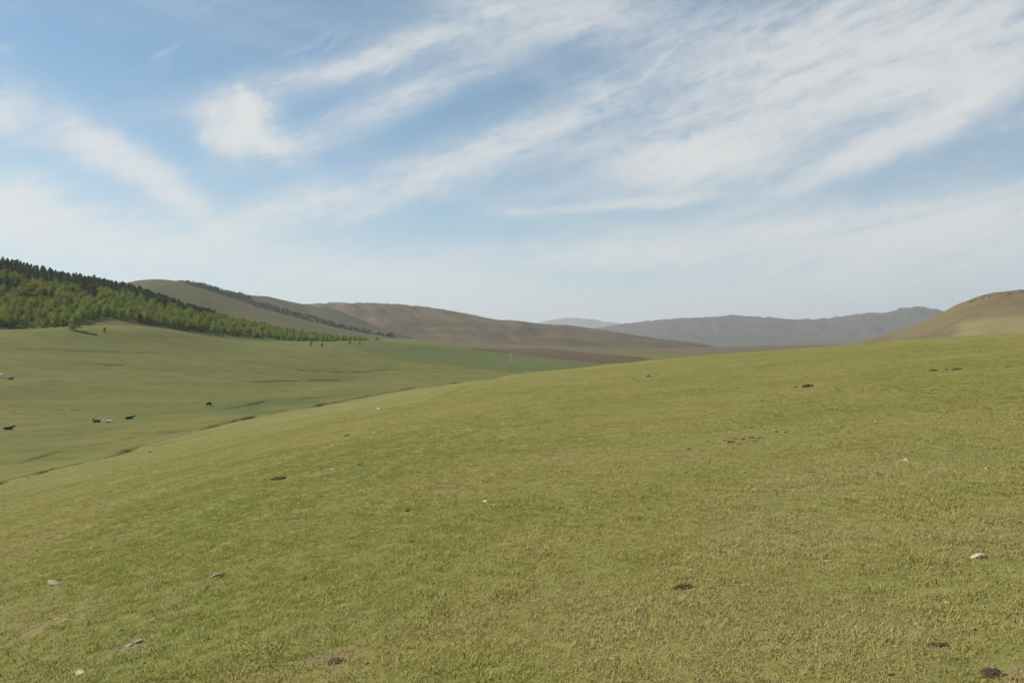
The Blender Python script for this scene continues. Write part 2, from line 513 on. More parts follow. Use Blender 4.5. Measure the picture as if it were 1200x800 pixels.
RR = ring_radii()
GAZ = np.radians(np.concatenate([np.arange(-180, -45, 3.0), np.linspace(-42, 42, 640), np.arange(45, 179, 3.0)]))
BARE = [(10, 770, .4, .5), (120, 770, .3, .5), (60, 760, .4, .4), (30, 735, .45, .45), (85, 725, .35, .4), (200, 700, .35, .35), (860, 518, 1.2, .5), (110, 700, .35, .35), (230, 720, .4, .35), (40, 712, .5, .4), (700, 655, .35, .3), (560, 690, .3, .25), (1000, 600, .5, .3), (480, 560, .7, .3), (250, 535, 1.2, .4), (720, 560, .8, .3), (1090, 700, .3, .3), (660, 770, .2, .35), (960, 780, .2, .3), (790, 480, 1.6, .35), (1080, 470, 1.4, .35), (150, 758, .26, .75), (172, 745, .20, .5), (20, 745, .6, .5), (8, 760, .35, .4), (60, 680, .22, .5), (415, 655, .25, .4), (880, 690, .3, .25), (1145, 655, .35, .35),
        (1165, 790, .25, .7), (1100, 753, .22, .5), (395, 772, .22, .7), (858, 517, 1.6, .45), (942, 452, .9, .4), (300, 740, .35, .3)]


def build_ground():
    A, R = np.meshgrid(GAZ, RR)
    x = R * np.sin(A); y = R * np.cos(A)
    z, gm = land_z(x, y, True)
    az = np.degrees(A)
    # valley floor lies beyond the foot of the near slope
    foot = np.interp(az, [-60, -32.5, -25.5, -17.7, -9, -5, -3, 0, 40], [105, 118, 150, 198, 280, 320, 290, 280, 280])
    valley = np.clip((R * (1 + .12 * fbm(x / 30, y / 30, 63, 3)) - foot * 0.72) / (foot * 0.42), 0, 1)
    bare = np.zeros_like(x)
    for u, v, s, k in BARE:
        p = pix(u, v)
        bare = np.maximum(bare, 1.0 * k * np.exp(-(((x - p.x) / (1.4 * s))**2 + ((y - p.y) / (1.4 * s))**2)))
    for u, v, s, k in ((330, 474, 40, .9), (215, 482, 30, .6), (120, 498, 24, .45), (60, 512, 22, .4)):   # damp greener ground by the gully
        px_, py_ = pix_on_base(u, v)
        bare = np.maximum(bare, valley * k * np.exp(-(((x - px_) / s)**2 + ((y - py_) / s)**2)))
    bare += 0.30 * np.clip(fbm(x / 1.7 + 31, y / 1.7, 44, 3) - 0.30, 0, 1) * (R < 80)
    nc = len(GAZ)
    verts = np.stack([x, y, z], -1).reshape(-1, 3)
    far = np.clip((R - 900) / 500, 0, 1)
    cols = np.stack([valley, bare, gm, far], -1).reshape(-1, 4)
    faces = grid_faces(len(RR), nc, True).tolist()
    verts = np.concatenate([verts, [[0, 0, float(z[0].mean())]]])
    cols = np.concatenate([cols, [[0, 0, 0, 0]]])
    ci = len(verts) - 1
    faces += [(j, ci, (j + 1) % nc) for j in range(nc)]
    # top side up
    faces = [f[::-1] for f in faces]
    o = mesh_obj('ground', verts, faces, ground_material(), colors=cols)
    tag(o, kind='structure')
    return o


ground = build_ground()

# ------------------------------------------------------------------ hills


def hill_material(name, c1, c2, c3, s=0.01, streak=0.0, rockmask=None, extra=None):
    m, T, b = material(name)
    pos = T.n('ShaderNodeNewGeometry').outputs['Position']
    a = T.noise(pos, s, 6, 0.62, 0.6)
    d = T.noise(pos, s * 6.5, 5, 0.62)
    e = T.noise(pos, s * 40, 3, 0.7)
    c = T.mix(T.ramp(a, 0.36, 0.66), c1, c2)
    c = T.mix(T.math('MULTIPLY', T.ramp(d, 0.44, 0.7), 0.65), c, c3)
    c = T.mix(T.math('MULTIPLY', T.ramp(e, 0.45, 0.70), 0.5), c, tuple(0.5 * k for k in c1))
    at = T.n('ShaderNodeAttribute', attribute_name='cover')
    sp = T.n('ShaderNodeSeparateColor', ins={0: at.outputs['Color']})
    if extra:
        for i, col in enumerate(extra):
            if col is not None:
                f = T.ramp(T.math('ADD', sp.outputs[i], T.math('MULTIPLY', T.math('SUBTRACT', d, 0.5), 0.8)), 0.30, 0.75)
                c = T.mix(f, c, col)
    plink(T, b, c, 'Base Color')
    bp = T.n('ShaderNodeBump', ins={'Strength': 0.7, 'Distance': 1.0, 'Height': T.math('ADD', T.math('MULTIPLY', d, 0.02 / s), T.math('MULTIPLY', e, 0.006 / s))})
    plink(T, b, bp.outputs[0], 'Normal')
    return m


class Hill:
    def __init__(self, name, pts, mat, nu=160, nw=60, relief=0.07, gscale=40.0, seed=1, sink=3.0, foot_pow=0.55,
                 back=1.0, cover=None, rgh=0.010):
        """pts: (u, row of skyline, range of ridge, range of foot)"""
        P = np.array(pts, float)
        paz = np.arctan((P[:, 0] - 600) / F)
        az = np.linspace(paz[0], paz[-1], nu)
        vr = pchip(paz, P[:, 1], az)
        Rr = pchip(paz, P[:, 2], az)
        Rf = pchip(paz, P[:, 3], az)
        w = np.concatenate([np.linspace(0, 1, nw), 1 + np.linspace(0, 1, nw // 2)[1:]])
        W, AZ = np.meshgrid(w, az)
        RF = Rf[:, None]; RRR = Rr[:, None]
        R = np.where(W <= 1, RF + (RRR - RF) * W, RRR + (RRR - RF) * back * (W - 1))
        X = R * np.sin(AZ); Y = R * np.cos(AZ)
        g0 = base_z(X, Y)
        wf = np.clip(W, 0, 1)
        up = foot_pow * wf + (1 - foot_pow) * wf * wf * (3 - 2 * wf)
        wb = np.clip(W - 1, 0, 1)
        S = np.where(W <= 1, up, 1 - wb * wb * (3 - 2 * wb))
        tgt = (HOR - vr) / F * np.cos(az)            # tangent of the skyline above eye level
        zfoot = base_z(Rf * np.sin(az), Rf * np.cos(az)) - sink
        zback = g0[:, -1] - sink - 4
        zr = EYE + tgt * Rr
        # spurs and gullies running downhill
        arc = AZ * RRR
        n1 = fbm(arc / gscale + 0.35 * W, W * 1.3 + seed * 3.1, seed, 4, 0.52)
        n2 = 1 - np.abs(fbm(arc / (gscale * 0.7) + 0.9 * W, W * 0.9 + 9 + seed, seed + 5, 3, 0.5)) * 1.6
        hgt = np.maximum(zr - zfoot, 4)[:, None]
        env = np.sin(np.pi * np.clip(W / 2, 0, 1))**0.8
        rel = relief * hgt * (n1 * 0.8 + n2 * 0.6) * env
        rough = rgh * hgt * fbm(X / (gscale * .16), Y / (gscale * .16), seed + 8, 3)
        for it in range(4):
            Z = np.where(W <= 1, zfoot[:, None] + (zr - zfoot)[:, None] * S, zback[:, None] + (zr - zback)[:, None] * S)
            Z = Z + rel + rough * env
            tm = ((Z - EYE) / R)[:, 3:].max(1)
            zr = zr + (tgt - tm) * Rr
            k = np.ones(7) / 7
            zr = np.convolve(np.pad(zr, 3, mode='edge'), k, 'valid') if it < 3 else zr
        self.az, self.w, self.X, self.Y, self.Z = az, w, X, Y, Z
        cols = np.zeros(X.shape + (3,))
        self.U = 600 + F * np.tan(AZ); self.V = HOR - F * (Z - EYE) / Y
        if cover:
            cols = cover(self, W)
        verts = np.stack([X, Y, Z], -1).reshape(-1, 3)
        f = grid_faces(len(az), len(w))
        self.o = mesh_obj(name, verts, f, mat, colors=cols.reshape(-1, 3))
        tag(self.o, kind='structure')

    def at(self, a, w):
        """point on the hill at azimuth a (rad) and slope fraction w"""
        fi = np.interp(a, self.az, np.arange(len(self.az))); fj = np.interp(w, self.w, np.arange(len(self.w)))
        i = np.clip(fi.astype(int), 0, len(self.az) - 2); j = np.clip(fj.astype(int), 0, len(self.w) - 2)
        p = fi - i; q = fj - j
        out = []
        for G in (self.X, self.Y, self.Z):
            out.append((G[i, j] * (1 - p) + G[i + 1, j] * p) * (1 - q) + (G[i, j + 1] * (1 - p) + G[i + 1, j + 1] * p) * q)
        return np.stack(out, -1)


hill_wood = Hill('hill', [(-900, 330, 900, 460), (-300, 292, 800, 450), (0, 307.5, 760, 455), (60, 322, 770, 470), (110, 330, 790, 492), (160, 341, 820, 530),
                          (215, 359, 850, 560), (260, 373, 880, 590), (300, 383, 900, 620), (350, 392, 940, 680), (400, 398, 980, 780), (455, 404, 1020, 860)],
                 hill_material('wooded_hill_turf', (0.075, 0.092, 0.018), (0.092, 0.100, 0.022), (0.11, 0.10, 0.03), 0.02),
                 nu=150, nw=50, relief=0.035, gscale=90, seed=3, sink=1.5)
hill_spur = Hill('hill', [(-200, 352, 1350, 1000), (60, 345, 1350, 1000), (150, 331, 1350, 1000), (178, 326.5, 1350, 1000), (205, 329, 1350, 1000), (240, 339, 1340, 1000), (290, 356, 1320, 980),
                          (340, 370, 1300, 960), (400, 385, 1280, 960), (445, 393, 1260, 960), (500, 401, 1240, 960), (560, 410, 1220, 980)],
                 hill_material('bare_spur_turf', (0.0879, 0.0780, 0.0302), (0.0734, 0.0716, 0.0230), (0.1078, 0.0894, 0.0417), 0.012),
                 nu=170, nw=50, relief=0.03, gscale=130, seed=8, sink=2)


BELT_U, BELT_V = [200, 240, 276, 290, 320, 360, 400, 450], [325, 328, 340, 349, 359, 370, 381, 392]
hill_back = Hill('hill', [(60, 352, 1900, 1450), (180, 335, 1900, 1450), (215, 330, 1900, 1450), (240, 334, 1900, 1450), (275, 344, 1900, 1450), (310, 347, 1900, 1450), (355, 356.5, 1900, 1450),
                          (390, 362, 1850, 1450), (440, 382, 1800, 1450), (500, 400, 1750, 1450), (540, 409, 1750, 1450)],
                 hill_material('back_slope_turf', (0.0619, 0.0636, 0.0258), (0.0757, 0.0705, 0.0310), (0.0903, 0.0774, 0.0413), 0.012, extra=[(0.0387, 0.0533, 0.0189), None, None]),
                 nu=130, nw=44, relief=0.03, gscale=150, seed=12, sink=2,
                 cover=lambda h, W: np.stack([0.95 * np.clip((h.V - np.interp(h.U, BELT_U, BELT_V)) / 4 + .3, 0, 1), 0 * W, 0 * W], -1))
hill_brown = Hill('hill', [(230, 385, 2900, 1900), (300, 366, 2900, 1900), (352, 357, 2900, 1900), (390, 354.5, 2900, 1850), (440, 355, 2850, 1800), (490, 358.5, 2800, 1750), (540, 366, 2750, 1700), (590, 375, 2700, 1700),
                           (605, 375.5, 2680, 1690), (640, 380, 2650, 1680), (660, 380.5, 2640, 1680), (690, 384, 2600, 1660), (735, 391, 2550, 1650), (780, 397.5, 2500, 1700), (820, 402, 2480, 1800), (850, 408, 2450, 1850), (890, 415, 2450, 1900)],
                  hill_material('brown_hill_turf', (0.1097, 0.0813, 0.0376), (0.0599, 0.0448, 0.0215), (0.0858, 0.0747, 0.0269), 0.006),
                  nu=300, nw=80, relief=0.125, gscale=260, seed=21, sink=4, foot_pow=0.35, rgh=0.022)
hill_right = Hill('hill', [(900, 424, 760, 500), (960, 412, 770, 500), (1000, 403, 780, 500), (1040, 391.5, 790, 480), (1080, 377, 800, 460), (1110, 363, 810, 450), (1130, 353, 815, 440), (1150, 345.5, 820, 430), (1180, 341, 820, 420), (1220, 338, 820, 410),
                           (1400, 330, 800, 400), (1900, 335, 700, 380), (2600, 350, 650, 360)],
                  hill_material('red_hill_turf', (0.1450, 0.1098, 0.0530), (0.1159, 0.0812, 0.0466), (0.1203, 0.1120, 0.0399), 0.014, extra=[(0.1728, 0.1463, 0.0621), (0.0669, 0.0515, 0.0387), None]),
                  nu=220, nw=60, relief=0.05, gscale=70, seed=33, sink=3,
                  cover=lambda h, W: np.stack([np.clip((h.U - 1075) / 90, 0, 1) * np.clip((h.V - 362) / 18, 0, 1),
                                               0.42 * np.clip(1 - np.abs(W - 0.86) / 0.12, 0, 1) * np.clip((h.U - 1115) / 20, 0, 1), 0 * W], -1))
far_range = Hill('mountain_range', [(560, 398, 8000, 6200), (690, 386, 8000, 6200), (715, 381.5, 8000, 6200), (740, 378, 8000, 6200), (768, 375, 8000, 6200), (800, 372.5, 8000, 6200), (830, 371.5, 8000, 6200), (860, 369, 8000, 6200), (885, 371, 8000, 6200), (905, 371.5, 8000, 6200),
                                    (925, 374, 8000, 6200), (960, 373.5, 8000, 6200), (985, 370.5, 8000, 6200), (1008, 367.5, 8000, 6200), (1022, 366, 8000, 6200), (1036, 367, 8000, 6200), (1050, 362.5, 8000, 6200), (1075, 359, 8000, 6200), (1096, 362, 8000, 6200), (1150, 372, 8000, 6200), (1400, 375, 8000, 6200), (1900, 380, 8000, 6200)],
                 hill_material('mountain_scrub', (0.0554, 0.0499, 0.0272), (0.0752, 0.0643, 0.0356), (0.0950, 0.0756, 0.0454), 0.0022),
                 nu=420, nw=60, relief=0.08, gscale=520, seed=41, sink=10, foot_pow=0.5, rgh=0.045)
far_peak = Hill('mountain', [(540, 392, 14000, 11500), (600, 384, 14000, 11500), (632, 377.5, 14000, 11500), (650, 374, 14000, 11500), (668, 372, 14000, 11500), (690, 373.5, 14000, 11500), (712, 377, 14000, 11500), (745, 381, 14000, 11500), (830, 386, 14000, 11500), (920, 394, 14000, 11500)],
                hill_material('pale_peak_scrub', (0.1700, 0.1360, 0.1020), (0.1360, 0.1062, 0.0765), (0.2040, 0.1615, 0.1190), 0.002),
                nu=120, nw=40, relief=0.07, gscale=500, seed=55, sink=10)


# ------------------------------------------------------------------ fields in the valley (sheets lying on the land)
def field(name, top, bot, lift, c1, c2, seed, cedge):
    us = np.linspace(top[0][0], top[-1][0], 90)
    vt = np.interp(us, *zip(*top)); vb = np.interp(us, *zip(*bot))
    nw = 40
    V = []; E = []
    jit = 0.35 * fbm(us / 22.0, us * 0, seed, 3)
    for i, u in enumerate(us):
        xa, ya = pix_on_base(u, vb[i] + jit[i], 330 if u > 480 else 300)
        xb, yb = pix_on_base(u, vt[i] + jit[i] * .5, 330 if u > 480 else 300)
        t = np.linspace(0, 1, nw)
        X = xa + (xb - xa) * t; Y = ya + (yb - ya) * t
        Z = land_z(X, Y) + lift
        V.append(np.stack([X, Y, Z], -1))
        ed = np.minimum(np.minimum(t, 1 - t) * 9, min(i, len(us) - 1 - i) / 6.0)
        E.append(np.clip(ed, 0, 1))
    m, T, b = material(name + '_soil')
    pos = T.n('ShaderNodeNewGeometry').outputs['Position']
    a = T.noise(pos, 0.02, 5, 0.6)
    d = T.noise(T.mapping(pos, (0, 0, 0), (0, 0, 0.25), (1, 0.08, 1)), 0.25, 4, 0.6)
    c = T.mix(T.ramp(a, 0.35, 0.65), c1, c2)
    c = T.mix(T.math('MULTIPLY', T.ramp(d, 0.45, 0.7), 0.35), c, tuple(0.7 * k for k in c1))
    ed = T.n('ShaderNodeAttribute', attribute_name='cover').outputs['Fac']
    k = T.ramp(T.math('ADD', ed, T.math('MULTIPLY', T.math('SUBTRACT', T.noise(pos, 0.12, 4, .6), 0.5), 0.9)), 0.15, 0.85)
    c = T.mix(k, cedge, c)
    plink(T, b, c, 'Base Color')
    e = np.concatenate(E)
    o = mesh_obj(name, np.concatenate(V), grid_faces(len(us), nw)[:, ::-1], m, colors=np.stack([e, e, e], -1))
    tag(o, kind='structure')


field('crop_field', [(395, 401), (430, 398), (480, 402), (540, 409), (600, 414), (660, 421), (705, 426.5)],
      [(395, 402), (430, 411), (480, 422), (540, 430), (600, 435), (660, 432), (705, 427.5)], 0.15, (0.070, 0.092, 0.020), (0.086, 0.098, 0.022), 3, GC['valley_green'])
field('ploughed_field', [(548, 408), (580, 408.5), (640, 408.5), (700, 414), (735, 417), (762, 419)],
      [(548, 408.8), (580, 413), (640, 419.5), (700, 426), (735, 424.5), (762, 421.5)], 0.25, (0.074, 0.043, 0.022), (0.094, 0.056, 0.027), 5, (0.10, 0.070, 0.034))


# ------------------------------------------------------------------ trees
def soft_normal(T, vec, amount):
    """leaf normal leaning toward vec, so a crown or sward shades as a whole"""
    N = T.n('ShaderNodeNewGeometry').outputs['Normal']
    a = T.n('ShaderNodeVectorMath', operation='SCALE', ins={0: N, 'Scale': 1 - amount}).outputs[0]
    b = T.n('ShaderNodeVectorMath', operation='SCALE', ins={0: vec, 'Scale': amount}).outputs[0]
    c = T.n('ShaderNodeVectorMath', operation='ADD', ins={0: a, 1: b}).outputs[0]
    return T.n('ShaderNodeVectorMath', operation='NORMALIZE', ins={0: c}).outputs[0]


def leaf_material(name, c1, c2, c3, mid, flat):
    m = bpy.data.materials.new(name)
    m.use_nodes = True
    T = NT(m.node_tree)
    oi = T.n('ShaderNodeObjectInfo')
    pos = T.n('ShaderNodeTexCoord').outputs['Object']
    n = T.noise(pos, 0.9, 3, 0.6)
    c = T.mix(T.ramp(oi.outputs['Random'], 0.1, 0.9, 0, 1, False), c1, c2)
    c = T.mix(T.math('MULTIPLY', T.ramp(n, 0.4, 0.7), 0.5), c, c3)
    v = T.mapping(pos, (0, 0, -mid * flat), (0, 0, 0), (1, 1, flat))
    v = T.n('ShaderNodeVectorTransform', vector_type='NORMAL', convert_from='OBJECT', convert_to='WORLD', ins={0: v}).outputs[0]
    v = T.n('ShaderNodeVectorMath', operation='NORMALIZE', ins={0: v}).outputs[0]
    nn = soft_normal(T, v, 0.6)
    d = T.n('ShaderNodeBsdfDiffuse', ins={0: c, 'Normal': nn})
    t = T.n('ShaderNodeBsdfTranslucent', ins={0: c})
    mx = T.n('ShaderNodeMixShader', ins={0: 0.35, 1: d.outputs[0], 2: t.outputs[0]})
    T.n('ShaderNodeOutputMaterial', ins={0: mx.outputs[0]})
    return m


def bark_material(name, c1, c2, s):
    m, T, b = material(name)
    pos = T.n('ShaderNodeTexCoord').outputs['Object']
    n = T.noise(T.mapping(pos, (0, 0, 0), (0, 0, 0), (1, 1, 2.5)), s, 4, 0.6)
    plink(T, b, T.mix(T.ramp(n, 0.45, 0.62), c1, c2), 'Base Color')
    return m


M_BIRCH = leaf_material('birch_leaves', (0.1865, 0.2486, 0.0448), (0.2362, 0.2672, 0.0523), (0.1305, 0.1926, 0.0373), 3.2, .5)
M_BIRCH2 = leaf_material('yellowish_birch_leaves', (0.2200, 0.2420, 0.0418), (0.2640, 0.2530, 0.0495), (0.1650, 0.1925, 0.0363), 3.2, .5)
M_LARCH = leaf_material('larch_needles', (0.0550, 0.0880, 0.0352), (0.1045, 0.1375, 0.0418), (0.0440, 0.0682, 0.0308), 4.0, .4)
M_BIRCHBARK = bark_material('birch_bark', (0.55, 0.53, 0.48), (0.10, 0.09, 0.08), 5)
M_LARCHBARK = bark_material('larch_bark', (0.12, 0.085, 0.06), (0.07, 0.05, 0.04), 6)


def tube(verts, faces, pts, radii, n=6):
    base = len(verts)
    for i, (p, r) in enumerate(zip(pts, radii)):
        p = Vector(p)
        a = Vector(pts[min(i + 1, len(pts) - 1)]) - Vector(pts[max(i - 1, 0)])
        a.normalize()
        s = a.cross(Vector((0.31, 0.95, 0.05))).normalized(); t = a.cross(s)
        for k in range(n):
            an = 2 * math.pi * k / n
            verts.append(p + (s * math.cos(an) + t * math.sin(an)) * r)
    for i in range(len(pts) - 1):
        for k in range(n):
            faces.append((base + i * n + k, base + i * n + (k + 1) % n, base + (i + 1) * n + (k + 1) % n, base + (i + 1) * n + k))
    faces.append(tuple(base + (len(pts) - 1) * n + k for k in range(n)))
    faces.append(tuple(base + k for k in reversed(range(n))))


def quad(verts, faces, c, size, rnd, up=0.0):
    d = Vector((rnd.gauss(0, 1), rnd.gauss(0, 1), rnd.gauss(0, 1) + up)).normalized()
    s = d.orthogonal().normalized()
    s.rotate(Matrix.Rotation(rnd.uniform(0, 6.28), 3, d))
    t = d.cross(s)
    b = len(verts)
    a = size * rnd.uniform(0.6, 1.25); e = a * rnd.uniform(0.45, 0.9)
    verts += [c + s * a, c + t * e, c - s * a, c - t * e]
    faces.append((b, b + 1, b + 2, b + 3))


def birch_meshes(seed, h=8.0):
    rnd = random.Random(seed)
    v, f = [], []
    lean = (rnd.uniform(-.4, .4), rnd.uniform(-.4, .4))
    trunks = rnd.choice([1, 1, 2])
    clumps = []
    for k in range(trunks):
        off = (rnd.uniform(-.5, .5) * k, rnd.uniform(-.5, .5) * k)
        hh = h * (1 - 0.18 * k)
        pts = [(off[0] + lean[0] * t * t + .12 * math.sin(5 * t + seed) + off[0] * t, off[1] + lean[1] * t * t + off[1] * t, -0.4 + t * hh * 0.95) for t in (0, .2, .4, .6, .8, 1)]
        tube(v, f, pts, [.13, .11, .085, .06, .04, .015], 6)
        nl = 13
        for i in range(nl):
            t = 0.07 + 0.89 * i / nl
            j = min(int(t * 5), 4); q = t * 5 - j
            p = Vector(pts[j]).lerp(Vector(pts[j + 1]), q)
            an = i * 2.4 + rnd.uniform(-.5, .5)
            prof = math.sin(math.pi * (0.22 + 0.72 * t)) ** 0.8
            ln = h * 0.20 * prof * rnd.uniform(.7, 1.25)
            e = p + Vector((math.cos(an) * ln, math.sin(an) * ln, ln * rnd.uniform(.3, .9)))
            tube(v, f, [p, p.lerp(e, .5) + Vector((0, 0, -.08)), e], [.035, .022, .008], 4)
            clumps.append((e, h * 0.085 * rnd.uniform(.75, 1.35)))
            clumps.append((p.lerp(e, .55), h * 0.075 * rnd.uniform(.7, 1.2)))
        clumps.append((Vector(pts[-1]), h * .055))
    lv, lf = [], []
    for c, r in clumps:
        for _ in range(int(34 / trunks) + 6):
            g = Vector((rnd.gauss(0, .55), rnd.gauss(0, .55), rnd.gauss(0, .7)))
            if g.length > 1.5: g *= 1.5 / g.length
            quad(lv, lf, c + g * r, h * 0.026, rnd)
    return v, f, lv, lf


def larch_meshes(seed, h=9.5):
    rnd = random.Random(seed)
    v, f = [], []
    pts = [(0.08 * math.sin(4 * t + seed), 0.06 * math.cos(3 * t + seed), -0.5 + t * h) for t in (0, .25, .5, .75, 1)]
    tube(v, f, pts, [.2, .16, .11, .06, .012], 6)
    lv, lf = [], []
    n = 46
    for i in range(n):
        t = 0.14 + 0.84 * i / n
        z = t * h
        an = i * 2.4 + rnd.uniform(-.4, .4)
        ln = h * 0.25 * min(1, (1 - t) * 1.25) ** 0.6 * rnd.uniform(.65, 1.2) + 0.15
        e = Vector((math.cos(an) * ln, math.sin(an) * ln, z - ln * 0.10))
        p = Vector((0, 0, z))
        if i % 2 == 0:
            tube(v, f, [p, e], [.03, .008], 4)
        for _ in range(24):
            q = p.lerp(e, rnd.uniform(.15, 1.05)) + Vector((rnd.gauss(0, .22), rnd.gauss(0, .22), rnd.gauss(0, .20)))
            quad(lv, lf, q, h * 0.028, rnd, .4)
    return v, f, lv, lf


def make_mesh(name, v, f, m):
    me = bpy.data.meshes.new(name)
    me.from_pydata([tuple(p) for p in v], [], f)
    me.materials.append(m)
    me.update()
    return me


BIRCHES, LARCHES = [], []
for s in range(9):
    v, f, lv, lf = birch_meshes(100 + s)
    BIRCHES.append((make_mesh('trunk', v, f, M_BIRCHBARK), make_mesh('crown', lv, lf, M_BIRCH if s < 5 else M_BIRCH2)))
for s in range(6):
    v, f, lv, lf = larch_meshes(200 + s)
    LARCHES.append((make_mesh('trunk', v, f, M_LARCHBARK), make_mesh('crown', lv, lf, M_LARCH)))


def plant_tree(kind, var, loc, sc, rz, label, group):
    root = bpy.data.objects.new('birch_tree' if kind == 'b' else 'larch_tree', None)
    root.empty_display_size = 0.5
    root.location = loc
    root.rotation_euler = (0, 0, rz)
    root.scale = sc
    COL.objects.link(root)
    tr, cr = (BIRCHES if kind == 'b' else LARCHES)[var]
    for nm, me in (('trunk', tr), ('crown', cr)):
        o = bpy.data.objects.new(nm, me)
        o.parent = root
        COL.objects.link(o)
    tag(root, label, 'tree', group)
    return root


def instancer(name, pts, rots, scales, idx, tint, sources, label, category):
    """one 'stuff' object: points that carry whole plants (geometry nodes)"""
    me = bpy.data.meshes.new(name)
    me.from_pydata(np.asarray(pts).tolist(), [], [])
    n = len(pts)
    for nm, ty, arr in (('rot', 'FLOAT_VECTOR', rots), ('scl', 'FLOAT_VECTOR', scales), ('idx', 'INT', idx), ('tint', 'FLOAT', tint)):
        at = me.attributes.new(nm, ty, 'POINT')
        at.data.foreach_set('vector' if ty == 'FLOAT_VECTOR' else 'value', np.asarray(arr, np.int32 if ty == 'INT' else np.float32).ravel())
    o = bpy.data.objects.new(name, me)
    COL.objects.link(o)
    src = bpy.data.collections.new(name + '_source')
    for k, meshes in enumerate(sources):
        ob = bpy.data.objects.new('%s_source_%02d' % (name, k), meshes)
        src.objects.link(ob)
    g = bpy.data.node_groups.new(name + '_nodes', 'GeometryNodeTree')
    g.interface.new_socket('Geometry', in_out='INPUT', socket_type='NodeSocketGeometry')
    g.interface.new_socket('Geometry', in_out='OUTPUT', socket_type='NodeSocketGeometry')
    N = g.nodes; L = g.links
    gi = N.new('NodeGroupInput'); go = N.new('NodeGroupOutput')
    ci = N.new('GeometryNodeCollectionInfo')
    ci.inputs['Collection'].default_value = src
    ci.inputs['Separate Children'].default_value = True
    ci.inputs['Reset Children'].default_value = True
    ip = N.new('GeometryNodeInstanceOnPoints')
    ip.inputs['Pick Instance'].default_value = True
    L.new(gi.outputs[0], ip.inputs['Points'])
    L.new(ci.outputs[0], ip.inputs['Instance'])
    for nm, ty, sock in (('rot', 'FLOAT_VECTOR', 'Rotation'), ('scl', 'FLOAT_VECTOR', 'Scale'), ('idx', 'INT', 'Instance Index')):
        na = N.new('GeometryNodeInputNamedAttribute')
        na.data_type = ty
        na.inputs['Name'].default_value = nm
        out = [s for s in na.outputs if s.enabled and s.name == 'Attribute'][0]
        if sock == 'Rotation':
            er = N.new('FunctionNodeEulerToRotation')
            L.new(out, er.inputs[0]); L.new(er.outputs[0], ip.inputs[sock])
        else:
            L.new(out, ip.inputs[sock])
    L.new(ip.outputs[0], go.inputs[0])
    md = o.modifiers.new('plants', 'NODES')
    md.node_group = g
    tag(o, label, category, kind='stuff')
    return o


def joined(tr, cr):
    bm = bmesh.new()
    bm.from_mesh(tr)
    nf = len(bm.faces)
    bm.from_mesh(cr)
    bm.faces.ensure_lookup_table()
    for fc in bm.faces[nf:]:
        fc.material_index = 1
    me = bpy.data.meshes.new('tree')
    bm.to_mesh(me); bm.free()
    me.materials.append(tr.materials[0]); me.materials.append(cr.materials[0])
    return me


